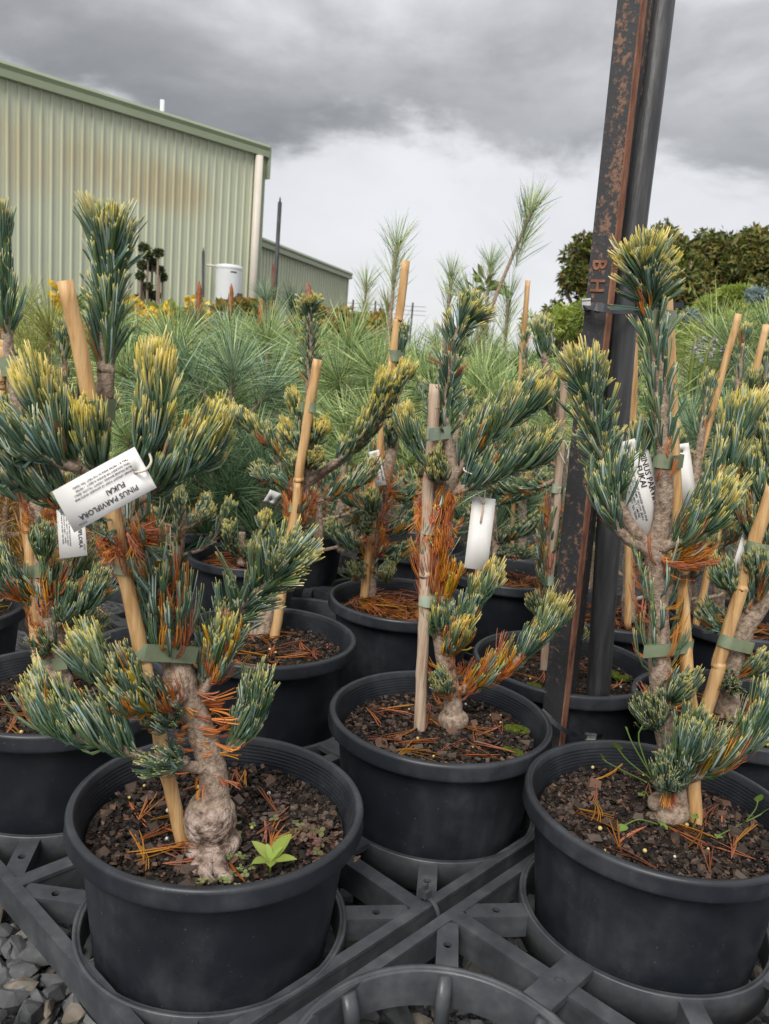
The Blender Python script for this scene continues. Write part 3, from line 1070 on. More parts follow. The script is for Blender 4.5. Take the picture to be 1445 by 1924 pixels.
# ------------------------------------------------------------------ pots
_g = []
for k in range(7):
    z = -0.005 - k * 0.0032
    _g += [(0.1172 - k * 0.0008, z), (0.1163 - k * 0.0008, z - 0.0012), (0.1163 - k * 0.0008, z - 0.0022)]
RIM_PROF = [(0.1155, -0.0195), (0.1235, -0.019), (0.1252, -0.0172), (0.1256, -0.0155), (0.1248, -0.0130), (0.1250, -0.0035), (0.1243, -0.0012), (0.1228, 0.0), (0.1192, 0.0003), (0.1178, -0.0010)] + _g + [(0.1098, -0.032), (0.1050, -0.062)]
WALL_PROF = [(0.0, -0.162), (0.0935, -0.162), (0.0965, -0.160), (0.0982, -0.155), (0.1012, -0.128), (0.1044, -0.10), (0.1078, -0.07), (0.1112, -0.04), (0.1132, -0.0225), (0.1150, -0.0200), (0.1150, -0.015)]
V_, F_ = lathe(RIM_PROF, 88)
RIM_ME = make_mesh('rim', V_, F_, None, True, PLASTIC)
V_, F_ = lathe(WALL_PROF, 88)
WALL_ME = make_mesh('wall', V_, F_, None, True, PLASTIC)


def disc_mesh(name, R, seed, amp=0.004, nr=14, ns=40):
    rng = np.random.default_rng(seed)
    V = [[0, 0, 0.004]]
    for i in range(1, nr + 1):
        r = R * i / nr
        for k in range(ns):
            a = 2 * np.pi * k / ns
            V.append([r * math.cos(a), r * math.sin(a), rng.normal(0, amp * 0.5) - 0.004 * (i / nr) ** 3])
    F4, F3 = [], []
    for k in range(ns):
        F3.append((0, 1 + k, 1 + (k + 1) % ns))
    for i in range(nr - 1):
        for k in range(ns):
            a, b = 1 + i * ns + k, 1 + i * ns + (k + 1) % ns
            F4.append((a, a + ns, b + ns, b))
    return make_mesh(name, np.array(V), [np.array(F4), np.array(F3)], None, True, MIX)


DISCS = [disc_mesh('potting_mix', 0.1092, s) for s in range(3)]
CHIPCOL = np.array([(0.009, 0.007, 0.006), (0.022, 0.016, 0.012), (0.052, 0.036, 0.027), (0.085, 0.062, 0.049), (0.013, 0.010, 0.009), (0.11, 0.062, 0.042), (0.03, 0.022, 0.017)])


def chip_arrays(rng, n, lo=0.0014, hi=0.0068):
    B = np.array([(x, y, z) for z in (-1, 1) for y in (-1, 1) for x in (-1, 1)], float)
    s = lo + (hi - lo) * rng.power(0.75, n) ** 1.5
    sz = np.stack([s * 0.5, s * rng.uniform(0.25, 0.45, n), s * rng.uniform(0.1, 0.25, n)], 1)
    V = B[None] * sz[:, None] * (1 + rng.uniform(-0.42, 0.2, (n, 8, 3)))
    a, t, b = rng.uniform(0, 6.28, n), rng.normal(0, 0.45, n), rng.normal(0, 0.4, n)
    ca, sa, ct, st, cb, sb = np.cos(a), np.sin(a), np.cos(t), np.sin(t), np.cos(b), np.sin(b)
    Z = np.zeros(n)
    O = np.ones(n)
    Rz = np.stack([np.stack([ca, -sa, Z], -1), np.stack([sa, ca, Z], -1), np.stack([Z, Z, O], -1)], 1)
    Rx = np.stack([np.stack([O, Z, Z], -1), np.stack([Z, ct, -st], -1), np.stack([Z, st, ct], -1)], 1)
    Ry = np.stack([np.stack([cb, Z, sb], -1), np.stack([Z, O, Z], -1), np.stack([-sb, Z, cb], -1)], 1)
    M = Rz @ Rx @ Ry
    return np.einsum('nij,nkj->nki', M, V)


CHIP_MES = []
_r = np.random.default_rng(77)
for k in range(10):
    V_ = chip_arrays(_r, 1, 0.9, 1.0)[0]
    CHIP_MES.append(make_mesh('bark_chip', V_, BOXF, np.tile(CHIPCOL[[2, 3, 2, 6, 3, 5, 1, 2, 6, 3][k]] * 1.15, (8, 1)), False, CHIP))
V_, F_ = lathe([(0, -1), (0.6, -0.8), (0.95, -0.3), (0.98, 0.25), (0.65, 0.78), (0, 1)], 10)
PRILL_MES = [make_mesh('prill', V_, F_, None, True, PRILL), make_mesh('prill', V_, F_, None, True, PRILL_WHITE)]


def fallen_needles(rng, n, R, cx=0.0, cy=0.0, z=0.006, L=0.045, cols=DEAD, W=0.0011, per=4, seg=4, pile=0.004):
    r = R * np.sqrt(rng.uniform(0, 1, n))
    a = rng.uniform(0, 6.28, n)
    base = np.stack([cx + r * np.cos(a), cy + r * np.sin(a), z + rng.uniform(0, pile, n)], 1)
    b = rng.uniform(0, 6.28, n)
    D = nrm(np.stack([np.cos(b), np.sin(b), rng.normal(0.02, 0.08, n)], 1))
    tip = base + D * L
    out = np.hypot(tip[:, 0], tip[:, 1]) > 0.098
    D = np.where(out[:, None], D * np.array([-1, -1, 1]), D)
    tip = base + D * L
    out = np.hypot(tip[:, 0], tip[:, 1]) > 0.098
    base[out, :2] *= 0.45
    rep = lambda x: np.repeat(x, per, axis=0)
    m = n * per
    Dn = nrm(rep(D) + rng.normal(0, 0.10, (m, 3)) * np.array([1, 1, 0.4]))
    side = np.cross(D, UP)
    bend = rep(side * rng.normal(0, 0.22, (n, 1))) + rng.normal(0, 0.03, (m, 3)) * np.array([1, 1, 0.5])
    c = rep(cols[rng.integers(0, len(cols), n)] * rng.uniform(0.3, 0.7, (n, 1)))
    return needle_mesh(rep(base), Dn, np.tile(UP, (m, 1)) + rng.normal(0, 0.2, (m, 3)), bend, L * rng.uniform(0.7, 1.1, m), np.full(m, W), c * 0.85, c * 1.05, c, np.full(m, 2.0), seg)


def pot(c, label, seed=0, chips=500, big=0, prills=0, fallen=30, sc=1.0, group='black nursery pots', deadset=DEAD, pile=0.004, dz=0.0):
    rng = np.random.default_rng(1000 + seed)
    o = empty('plant_pot', (c[0], c[1], RIMZ + dz), label, 'pot', group)
    o.rotation_euler = (0, 0, rng.uniform(0, 6.28))
    o.scale = (sc, sc, sc)
    share('rim', RIM_ME, o)
    share('wall', WALL_ME, o)
    zs = (SOILZ - RIMZ) - 0.002
    mx = share('potting_mix', DISCS[seed % 3], o, (0, 0, zs))
    if chips:
        V = chip_arrays(rng, chips)
        r = 0.1055 * np.sqrt(rng.uniform(0, 1, chips))
        a = rng.uniform(0, 6.28, chips)
        V += np.stack([r * np.cos(a), r * np.sin(a), rng.uniform(-0.001, 0.0045, chips)], 1)[:, None]
        col = np.repeat(CHIPCOL[rng.integers(0, 7, chips)] * rng.uniform(0.6, 1.35, (chips, 1)), 8, axis=0)
        F = (np.arange(chips)[:, None, None] * 8 + BOXF[None]).reshape(-1, 4)
        tag(loc_obj('bark_mulch', V.reshape(-1, 3), F, CHIP, mx, col), kind='stuff')
    for k in range(big):
        r, a = 0.100 * math.sqrt(rng.uniform()), rng.uniform(0, 6.28)
        share('bark_chip', CHIP_MES[rng.integers(0, 10)], mx, (r * math.cos(a), r * math.sin(a), rng.uniform(0.003, 0.006)), (rng.normal(0, 0.3), rng.normal(0, 0.3), rng.uniform(0, 6.28)), float(rng.uniform(0.008, 0.015)))
    for k in range(prills):
        r, a = 0.103 * math.sqrt(rng.uniform()), rng.uniform(0, 6.28)
        share('fertiliser_prill', PRILL_MES[int(rng.uniform() < 0.2)], mx, (r * math.cos(a), r * math.sin(a), rng.uniform(0.0045, 0.007)), (0, 0, 0), float(rng.uniform(0.0012, 0.0021)))
    if fallen:
        V, F, C = fallen_needles(rng, fallen, 0.094, z=0.004, cols=deadset, pile=pile)
        tag(loc_obj('fallen_needles', V, F, NEEDLE, mx, C, True), kind='stuff')
    return o


CL, CP, CQ, CB, CD, CK, CN = CA + GV * 0.302, np.array([0.262, 1.075]), np.array([0.452, 0.965]), np.array([0.045, 1.312]), np.array([0.247, 1.557]), np.array([-0.254, 1.512]), np.array([-0.43, 1.80])
pot(CA, 'front left black pot with a swollen pine base and a bright green seedling', 1, 5200, 40, 9, 26)
pot(CC, 'centre black pot with moss patches and a grey weathered stake', 2, 5200, 40, 8, 26)
pot(CRt, 'front right black pot with small round leaved weeds', 3, 5400, 44, 8, 22)
pot(CL, 'black pot cut off by the left edge behind the front left pot', 4, 1800, 10, 10, 20)
pot(CM, 'black pot with a leaning bamboo stake behind the front left pine', 5, 2200, 12, 8, 40)
pot(CP, 'black pot partly hidden behind the steel post', 6, 1500, 0, 4, 14)
pot(CQ, 'black pot at the right edge behind the front right pine', 7, 1200, 0, 4, 40)
pot(CB, 'black pot covered in fallen orange needles behind the centre pot', 8, 1000, 0, 5, 230, pile=0.012)
pot(CD, 'black pot with a white blank tag hanging in front of it', 9, 400, 0, 6, 60)
pot(CK, 'black pot with two low dark green pine tufts', 10, 300, 0, 0, 120, sc=0.86, pile=0.01)
pot(CN, 'large black pot full of long brown needles at left', 11, 0, 0, 0, 900, sc=1.25, deadset=np.array([(0.40, 0.20, 0.09), (0.48, 0.26, 0.13)]), pile=0.05)
pot(np.array([0.62, 1.36]), 'black pot in shade at the far right behind the leaning bamboo', 12, 200, 0, 0, 80)
pot(np.array([0.40, 1.35]), 'black pot in shade just right of the black pipe', 13, 300, 0, 0, 50)
pot(np.array([-0.62, 1.10]), 'black pot at the left edge under dry golden needles', 14, 200, 0, 0, 250, pile=0.02, deadset=FADE)
pot(np.array([-0.20, 1.80]), 'black pot in deep shade behind the low pine tufts', 15, 0, 0, 0, 60)
pot(np.array([0.06, 1.74]), 'black pot in deep shade behind the needle covered pot', 16, 0, 0, 0, 60)
pot(np.array([0.70, 1.02]), 'black pot cut off by the right edge beside the leaning bamboo', 17, 200, 0, 0, 60)


# ------------------------------------------------------------------ steel post, pipe and straps
def rusty_mat():
    m, nt, b = mat_base('rusty_steel', 0.6, 0.4)
    tc = N(nt, 'ShaderNodeTexCoord')
    n = N(nt, 'ShaderNodeTexNoise', i_Scale=150.0, i_Detail=8.0, i_Roughness=0.7)
    nt.links.new(tc.outputs['Object'], n.inputs[0])
    mp = N(nt, 'ShaderNodeMapping')
    mp.inputs['Scale'].default_value = (60, 60, 6)
    nt.links.new(tc.outputs['Object'], mp.inputs[0])
    n2 = N(nt, 'ShaderNodeTexNoise', i_Scale=1.0, i_Detail=5.0)
    nt.links.new(mp.outputs[0], n2.inputs[0])
    f = math_node(nt, 'ADD', math_node(nt, 'MULTIPLY', n.outputs[0], 0.62), math_node(nt, 'MULTIPLY', n2.outputs[0], 0.38))
    c = mix_col(nt, map_range(nt, f, 0.525, 0.61), (0.036, 0.036, 0.039), (0.22, 0.125, 0.08))
    nt.links.new(c, b.inputs['Base Color'])
    nt.links.new(map_range(nt, f, 0.45, 0.65, 0.45, 0.9), b.inputs['Roughness'])
    bp = N(nt, 'ShaderNodeBump', i_Strength=0.5, i_Distance=0.0015)
    nt.links.new(n.outputs[0], bp.inputs['Height'])
    nt.links.new(bp.outputs[0], b.inputs['Normal'])
    return m


RUSTY = rusty_mat()
RUST_EDGE = noise_mat('rust_edge', [(0.07, 0.035, 0.026), (0.23, 0.10, 0.06), (0.34, 0.165, 0.10)], 60, 7, 0.85, 0.25, 0.5, 200, stretch=(1, 1, 0.4), lo=0.28, hi=0.7)
PIPE = noise_mat('poly_pipe', [(0.024, 0.025, 0.027), (0.045, 0.046, 0.048), (0.09, 0.09, 0.09)], 30, 8, 0.4, 0.45, 0.3, 90, stretch=(4, 4, 0.35), lo=0.3, hi=0.75)
ALU = noise_mat('clip_metal', [(0.38, 0.37, 0.35), (0.55, 0.54, 0.52)], 200, 3, 0.35, 0.6)
ALU.node_tree.nodes['Principled BSDF'].inputs['Metallic'].default_value = 0.85


def text_data(s, size, bold=0.0, extrude=0.0):
    cu = bpy.data.curves.new('lettering', 'FONT')
    cu.body = s
    cu.size = size
    cu.offset = bold
    cu.extrude = extrude
    cu.resolution_u = 2
    ob = bpy.data.objects.new('lettering', cu)
    COL.objects.link(ob)
    bpy.context.view_layer.update()
    me = bpy.data.meshes.new_from_object(ob.evaluated_get(bpy.context.evaluated_depsgraph_get()))
    me.calc_loop_triangles()
    V = np.array([v.co[:] for v in me.vertices]).reshape(-1, 3)
    F = np.array([t.vertices[:] for t in me.loop_triangles], int).reshape(-1, 3)
    bpy.data.objects.remove(ob)
    bpy.data.curves.remove(cu)
    bpy.data.meshes.remove(me)
    return V, F


def build_post():
    Y = 0.95
    b = at(1012, 1390, Y)
    t = at(1158, 0, Y)
    ax = nrm(t - b)
    b0 = b - ax * ((b[2] + 0.05) / ax[2])
    t0 = t + ax * 0.9
    phi = math.radians(33)
    nf = np.array([-math.sin(phi), -math.cos(phi), 0])
    w = np.array([math.cos(phi), -math.sin(phi), 0])
    o = empty('steel_post', (b0[0], b0[1], 0), 'rusty dark steel post with raised letters leaning up beside a black pipe', 'post')
    FW, FT = 0.0275, 0.0175
    # flange: front face with bevelled corners, rust edge separate
    prof = [(0.0, -0.003), (0.0012, 0.0), (FW - 0.0012, 0.0), (FW, -0.0012)]
    A, Fc = [], []
    for z in (b0, t0):
        for (s, d) in prof + [(FW, -FT), (0, -FT)]:
            A.append(z + w * s + nf * d)
    A = np.array(A)
    n = 6
    fr = np.array([(0, 1, 1 + n, n), (1, 2, 2 + n, 1 + n), (4, 5, 5 + n, 4 + n), (5, 0, n, 5 + n)])
    ed = np.array([(2, 3, 3 + n, 2 + n), (3, 4, 4 + n, 3 + n)])
    mesh_obj('flange', A, fr, RUSTY, o, smooth=False)
    mesh_obj('flange_edge', A, ed, RUST_EDGE, o, smooth=False)
    # web with bolt holes: strips of plate between holes
    hz = [at(1080, y, Y + 0.02)[2] for y in (1332, 1200, 1040, 880)]
    m = MB()
    wt, wl = 0.004, 0.042
    wc = w * (FW * 0.62)

    def wp(z, s, side):
        p = b0 + ax * ((z - b0[2]) / ax[2])
        return p + wc - nf * (FT + s) + w * wt * side
    rh = 0.0068
    zs = [b0[2]] + [v for h in hz for v in (h - 0.011, h + 0.011)] + [t0[2]]
    for side, flip in ((1, False), (-1, True)):
        for k in range(0, len(zs), 2):
            m.add([wp(zs[k], 0, side), wp(zs[k], wl, side), wp(zs[k + 1], wl, side), wp(zs[k + 1], 0, side)], np.array([(0, 1, 2, 3)]))
        for h in hz:
            th = np.linspace(0, 2 * np.pi, 20, endpoint=False)
            inn = [wp(h + rh * math.sin(q), wl * 0.36 + rh * math.cos(q), side) for q in th]
            out = []
            for q in th:
                c, s = math.cos(q), math.sin(q)
                k = 1 / max(abs(c) / 1.0, abs(s) / 1.0)
                dx = c * k
                dx = dx * (wl * 0.36 if dx < 0 else wl * 0.64)
                out.append(wp(h + s * k * 0.011, wl * 0.36 + dx, side))
            i = np.arange(20)
            j = (i + 1) % 20
            m.add(inn + out, np.stack([i, i + 20, j + 20, j], -1))
            if side == 1:
                back = [wp(h + rh * math.sin(q), wl * 0.36 + rh * math.cos(q), -1) for q in th]
                m.add(inn + back, np.stack([i, j, j + 20, i + 20], -1))
    m.add([wp(b0[2], wl, 1), wp(b0[2], wl, -1), wp(t0[2], wl, -1), wp(t0[2], wl, 1)], np.array([(0, 1, 2, 3)]))
    m.build('web', RUSTY, o)
    # raised letters, reading down the post
    for s, (px, py) in (('B', (1127, 500)), ('H', (1122, 538)), ('P', (1117, 578))):
        V, F = text_data(s, 0.021, 0.0004, 0.0008)
        c = (V.max(0) + V.min(0)) / 2
        V = V - c
        p = b0 + ax * ((at(px, py, Y)[2] - b0[2]) / ax[2]) + w * (FW * 0.48) + nf * 0.0006
        W_ = p + np.outer(V[:, 0], -ax) + np.outer(V[:, 1] * 1.05, w) + np.outer(V[:, 2], nf)
        mesh_obj('letter', W_, F, RUST_EDGE, o)
    # black poly pipe
    pb, pm, pt = at(1118, 1386, 0.985), at(1174, 593, 0.975), at(1243, 0, 1.0)
    po = empty('poly_pipe', (pb[0], pb[1], 0), 'black plastic pipe strapped upright against the steel post', 'pipe')
    axp = nrm(pt - pb)
    P = spline([pb - axp * 0.035, pb, pm, pt, pt + nrm(pt - pm) * 0.8], 0.03)
    V, F = tube(P, 0.0148, 24)
    mesh_obj('pipe', V, F, PIPE, po, smooth=True)

    def strap(pts, wd, label, clips, Yb):
        P = np.array([at(*q) for q in pts])
        S = spline(P, 0.004)
        so = empty('strap', S[0], label, 'strap')
        T, _, _ = frames(S)
        side = nrm(np.cross(T, np.tile(-CF, (len(S), 1))))
        th = -CF * 0.0005
        V = np.concatenate([np.stack([S - side * wd / 2 + th, S + side * wd / 2 + th], 1).reshape(-1, 3), np.stack([S - side * wd / 2 - th, S + side * wd / 2 - th], 1).reshape(-1, 3)])
        n = len(S)
        i = np.arange(n - 1) * 2
        F = np.concatenate([np.stack([i, i + 1, i + 3, i + 2], -1), np.stack([i + 2 * n, i + 2 + 2 * n, i + 3 + 2 * n, i + 1 + 2 * n], -1), np.stack([i, i + 2, i + 2 + 2 * n, i + 2 * n], -1), np.stack([i + 1, i + 1 + 2 * n, i + 3 + 2 * n, i + 3], -1)])
        mesh_obj('band', V, F, PLASTIC, so, smooth=False)
        for (x, y, Yc, lw, lh, rot) in clips:
            c = at(x, y, Yc)
            ex = CR * math.cos(rot) + CU * math.sin(rot)
            ey = -CR * math.sin(rot) + CU * math.cos(rot)
            m = MB()
            m.box(c, ex * lw, ey * lh, CF * 0.0022)
            m.box(c + ey * lh * 0.86 - CF * 0.003, ex * lw * 1.02, ey * lh * 0.16, CF * 0.001)
            m.box(c - ey * lh * 0.86 - CF * 0.003, ex * lw * 1.02, ey * lh * 0.16, CF * 0.001)
            m.build('clip', ALU, so)
    strap([(1096, 574, 0.966), (1112, 575, 0.926), (1150, 581, 0.922), (1180, 584, 0.945), (1200, 585, 0.962), (1207, 583, 0.985)], 0.0092, 'black strap with metal clip binding the pipe to the post near its top', [(1101, 573, 0.945, 0.0048, 0.0062, 0.1), (1203, 577, 0.958, 0.0042, 0.0045, -0.05)], Y)
    strap([(1197, 577, 0.958), (1230, 575, 0.962), (1285, 573, 0.97)], 0.006, 'loose tail of black strap sticking out behind the tall pine', [], Y)
    strap([(1017, 1335, 0.93), (1030, 1348, 0.922), (1060, 1372, 0.918), (1090, 1383, 0.935), (1122, 1384, 0.958), (1140, 1380, 0.985)], 0.0056, 'black strap with two metal clips low down on the post', [(1024, 1343, 0.925, 0.0062, 0.0038, -0.75), (1109, 1384, 0.945, 0.0068, 0.0042, -0.08)], Y)


build_post()


# ------------------------------------------------------------------ dwarf pines
def pts3(lst, Y0):
    """(x, y[, dY[, r]]) in the photo -> points and radii"""
    P, R = [], []
    for q in lst:
        P.append(at(q[0], q[1], Y0 + (q[2] if len(q) > 2 else 0.0)))
        R.append(q[3] if len(q) > 3 else np.nan)
    return np.array(P), np.array(R)


def bud(parent, p, d, r=0.0035, ln=0.012, n=1, seed=0):
    rng = np.random.default_rng(seed)
    for k in range(n):
        dd = nrm(d + rng.normal(0, 0.16, 3))
        q = p + (rng.normal(0, 0.003, 3) if k else 0)
        l = ln * (1 if k == 0 else rng.uniform(0.5, 0.8))
        S = np.array([q + dd * l * t for t in (-0.3, 0, 0.3, 0.6, 0.85, 1.0)])
        V, F = tube(S, np.array([0.6, 0.9, 1.0, 0.85, 0.55, 0.12]) * r, 8, rough=0.12, seed=seed + k)
        mesh_obj('bud', V, F, BUD, parent, smooth=True)


def pine(label, Y0, trunk, shoots, seed=0, segs=4, dens=1.4, W=0.00118, tone=1.0, root=None, group='variegated dwarf pines in pots', bark=None, name='dwarf_pine'):
    """trunk: list (x,y,dY,r). shoots: dicts with p (points) and foliage settings"""
    P, R = pts3(trunk, Y0)
    o = empty(name, (P[0][0], P[0][1], P[0][2]), label, 'pine', group)
    S = spline(np.c_[P, R], 0.0028 if segs >= 4 else 0.005)
    V, F = tube(S[:, :3], S[:, 3], 18 if segs >= 4 else 9, rough=0.014, rings=0.014, seed=seed)
    mesh_obj('trunk', V, F, bark or BARK, o, smooth=True)
    for k, sh in enumerate(shoots):
        q, _ = pts3(sh['p'], Y0)
        Sq = spline(q, 0.004)
        if not sh.get('bare'):
            ln = np.r_[0, np.cumsum(np.linalg.norm(np.diff(Sq, axis=0), axis=1))]
            cut = min(sh.get('trim', 0.013), ln[-1] * 0.35)
            Sq = Sq[:max(6, int(np.searchsorted(ln, ln[-1] - cut)))]
        r0, r1 = sh.get('r', (0.0042, 0.0022))
        par = o
        if not sh.get('bare'):
            V, F = tube(Sq, np.linspace(r0, r1, len(Sq)), 9 if segs >= 4 else 6, rough=0.08, rings=0.07, seed=seed * 31 + k)
            par = mesh_obj('branch', V, F, BARK, o, smooth=True)
        kw = {a: b for a, b in sh.items() if a not in ('p', 'r', 'bare', 'buds', 'bl', 'trim')}
        kw.setdefault('n', 80)
        kw['n'] = max(4, int(kw['n'] * dens))
        kw.setdefault('W', W)
        kw.setdefault('tone', tone)
        kw.setdefault('segs', segs)
        kw.setdefault('rt', r1)
        V, F, C = foliage(Sq, seed=seed * 100 + k, **kw)
        off = np.zeros(3)
        nd = mesh_obj('needles', V - np.array(o.location) if par is not o else V, F, NEEDLE, None if par is not o else o, C, True)
        if par is not o:
            nd.parent = par
        tag(nd, kind='stuff')
        if sh.get('buds', 1):
            d = nrm(Sq[-1] - Sq[-4])
            bud(par if par is o else o, Sq[-1], d + UP * 0.3, sh.get('bl', (0.003, 0.012))[0], sh.get('bl', (0.003, 0.012))[1], sh.get('buds', 1), seed * 7 + k)
    return o


def lump(parent, name, c, r, seed, mat, squash=(1, 1, 1), amp=0.12):
    rng = np.random.default_rng(seed)
    V, F = lathe([(0.001, -1)] + [(math.cos(a), math.sin(a)) for a in np.linspace(-1.4, 1.4, 14)] + [(0.001, 1)], 20)
    d = nrm(rng.normal(0, 1, (14, 3)))
    k = (np.maximum(0, V @ d.T - 0.55) ** 1).sum(1)
    V = V * (1 + amp * (k[:, None] * 1.2 - 0.2)) * np.array(squash) * r + np.asarray(c)
    return mesh_obj(name, V, F, mat, parent, smooth=True)


def soilY(x, y):
    return on_z(x, y, SOILZ)[1]


# ---- front left pine
YA = soilY(398, 1592)
pA = pine('front left dwarf pine with a swollen root base and a printed tag', YA,
          [(402, 1602, 0, 0.0150), (398, 1570, 0, 0.0190), (397, 1540, 0, 0.0205), (398, 1512, 0, 0.0185), (402, 1490, 0, 0.0125), (400, 1450, 0, 0.0112), (388, 1405, 0, 0.0112), (368, 1350, 0, 0.0112), (345, 1300, 0, 0.0118), (338, 1275, 0, 0.0125), (322, 1235, 0, 0.0088), (310, 1170, -0.005, 0.0086), (296, 1115, -0.01, 0.0088), (268, 1070, -0.015, 0.0090), (250, 1040, -0.018, 0.0092), (242, 1005, -0.02, 0.0105), (228, 968, -0.022, 0.0150), (205, 935, -0.025, 0.0150), (190, 905, -0.03, 0.0105), (186, 860, -0.03, 0.0072), (192, 800, -0.03, 0.0064), (197, 740, -0.03, 0.0062), (200, 690, -0.03, 0.0058)],
          [dict(p=[(199, 700, -.03), (200, 640, -.03), (201, 570, -.03), (203, 490, -.03), (205, 432, -.03)], r=(0.0058, 0.004), n=135, s0=0.0, L=0.041, ang=(8, 24), up=0.25, ytip=0.13, endtuft=0.42, dead=0.01, buds=2, curl=0.1),
           dict(p=[(185, 905, -.03), (140, 865, -.035), (108, 815, -.04), (80, 780, -.045), (55, 762, -.05)], n=85, s0=0.35, L=0.042, ang=(14, 42), up=0.55, ytip=0.22, dead=0.02, buds=2),
           dict(p=[(195, 905, -.035), (178, 860, -.055), (168, 825, -.065), (165, 812, -.07)], n=50, s0=0.35, L=0.036, ang=(14, 46), up=0.5, ytip=0.26, dead=0.0, buds=2),
           dict(p=[(225, 940, -.02), (262, 880, -.03), (283, 800, -.035), (292, 740, -.035), (294, 722, -.035)], n=100, s0=0.35, L=0.041, ang=(12, 42), up=0.5, ytip=0.30, dead=0.0, buds=2, endtuft=0.5),
           dict(p=[(238, 955, -.02), (300, 915, -.03), (352, 880, -.04), (405, 845, -.05)], n=105, s0=0.28, L=0.044, ang=(14, 45), up=0.55, ytip=0.15, dead=0.03),
           dict(p=[(200, 935, -.03), (130, 950, -.04), (70, 925, -.05), (10, 895, -.06), (-40, 880, -.06)], n=70, s0=0.3, L=0.040, ang=(20, 60), up=0.5, ytip=0.10, dead=0.03),
           dict(p=[(150, 885, -.05), (100, 865, -.06), (40, 850, -.07), (-20, 820, -.07)], n=55, s0=0.2, L=0.040, ang=(20, 60), up=0.6, ytip=0.10, dead=0.03),
           dict(p=[(235, 985, -.03), (246, 1030, -.03)], bare=1, n=40, s0=0.0, L=0.046, ang=(50, 95), up=0.25, dead=0.88, deadbase=False, ytip=0.05, buds=0, endtuft=0.0, rt=0.009, bias=(0, 0.0, 0)),
           dict(p=[(262, 1075, -.02), (240, 1000, -.03), (225, 960, -.035)], bare=1, n=24, s0=0.0, L=0.046, ang=(25, 75), up=0.0, dead=0.6, ytip=0.06, buds=0, endtuft=0.0, rt=0.011, bias=(0, -0.3, 0)),
           dict(p=[(318, 1235, -.005), (305, 1150, -.01), (275, 1085, -.018)], bare=1, n=84, s0=0.0, L=0.046, ang=(25, 60), up=0.3, dead=0.34, deadbase=False, ytip=0.07, buds=0, endtuft=0.0, rt=0.008),
           dict(p=[(335, 1290, -.01), (285, 1300, -.03), (230, 1290, -.05), (185, 1270, -.06), (160, 1245, -.065)], n=92, s0=0.4, L=0.038, ang=(20, 62), up=0.7, ytip=0.10, dead=0.10, endtuft=0.45),
           dict(p=[(345, 1310, -.01), (300, 1330, -.04), (250, 1330, -.06), (230, 1310, -.07)], n=46, s0=0.2, L=0.036, ang=(20, 60), up=0.6, ytip=0.08, dead=0.25, fade=0.15),
           dict(p=[(385, 1445, -.005), (310, 1432, -.03), (240, 1412, -.05), (170, 1393, -.06), (120, 1375, -.065), (85, 1355, -.065)], r=(0.0052, 0.003), n=112, s0=0.5, L=0.038, ang=(25, 72), up=0.85, ytip=0.07, dead=0.03, endtuft=0.5, trim=0.004),
           dict(p=[(350, 1430, -.02), (310, 1435, -.04), (275, 1445, -.05)], n=34, s0=0.2, L=0.036, ang=(15, 50), up=-0.05, ytip=0.06, dead=0.12),
           dict(p=[(345, 1330, -.005), (300, 1360, -.03), (270, 1370, -.045)], n=34, s0=0.1, L=0.034, ang=(25, 70), up=0.5, ytip=0.07, dead=0.15),
           dict(p=[(362, 1335, .01), (380, 1285, .02), (402, 1225, .03), (438, 1165, .035), (480, 1118, .035), (525, 1075, .03), (548, 1052, .03)], r=(0.006, 0.003), n=170, s0=0.12, L=0.046, ang=(14, 50), up=0.6, ytip=0.10, dead=0.05, endtuft=0.42, curl=0.12),
           dict(p=[(375, 1310, .005), (400, 1270, 0), (415, 1225, -.01), (415, 1195, -.01)], n=60, s0=0.3, L=0.034, ang=(18, 60), up=0.35, ytip=0.12, dead=0.16, fade=0.10),
           dict(p=[(402, 1425, .005), (432, 1402, .01), (462, 1365, .01), (476, 1325, .01), (480, 1300, .01)], n=85, s0=0.25, L=0.037, ang=(18, 55), up=0.35, ytip=0.07, dead=0.04),
           dict(p=[(350, 1300, 0), (385, 1380, 0), (398, 1420, 0)], bare=1, n=20, s0=0.0, L=0.038, ang=(45, 85), up=0.5, dead=1.0, deadbase=False, buds=0, endtuft=0.0, rt=0.011, bias=(1.8, 0.5, 0.5)),
           dict(p=[(395, 1450, -.005), (402, 1478, -.005)], bare=1, n=6, s0=0.0, L=0.026, ang=(60, 100), up=0.0, dead=1.0, deadbase=False, buds=0, endtuft=0.0, rt=0.011, bias=(0, -0.2, 0.1)),
           dict(p=[(355, 1330, 0), (375, 1400, 0)], bare=1, n=9, s0=0.0, L=0.034, ang=(50, 90), up=0.2, dead=1.0, deadbase=False, buds=0, endtuft=0.0, rt=0.011, bias=(-1.6, 0.7, 0.1))],
          seed=1)
for (x, y, r, sq, mt) in ((396, 1540, 0.0205, (1, 1, 1.05), BARK_PALE), (405, 1580, 0.0200, (1.05, 1, 0.5), BARK_PALE), (428, 1592, 0.0085, (1, 1, 0.8), BARK_PALE), (412, 1606, 0.015, (1.1, 1, 0.6), BARK_PALE)):
    lump(pA, 'root_swelling', at(x, y, YA - 0.001), r, int(x + y), mt, sq, 0.10)
for k, (a, b, c) in enumerate((((400, 1590), (370, 1605), (345, 1592)), ((398, 1600), (375, 1625), (352, 1645)), ((405, 1600), (415, 1635), (440, 1655)), ((395, 1598), (385, 1640), (400, 1665)))):
    P = spline([on_z(*q, SOILZ + 0.006 - 0.004 * i) for i, q in enumerate((a, b, c))], 0.004)
    V, F = tube(P, np.linspace(0.0085, 0.0045, len(P)), 10, rough=0.12, seed=k)
    mesh_obj('root', V, F, BARK_PALE, pA, smooth=True)

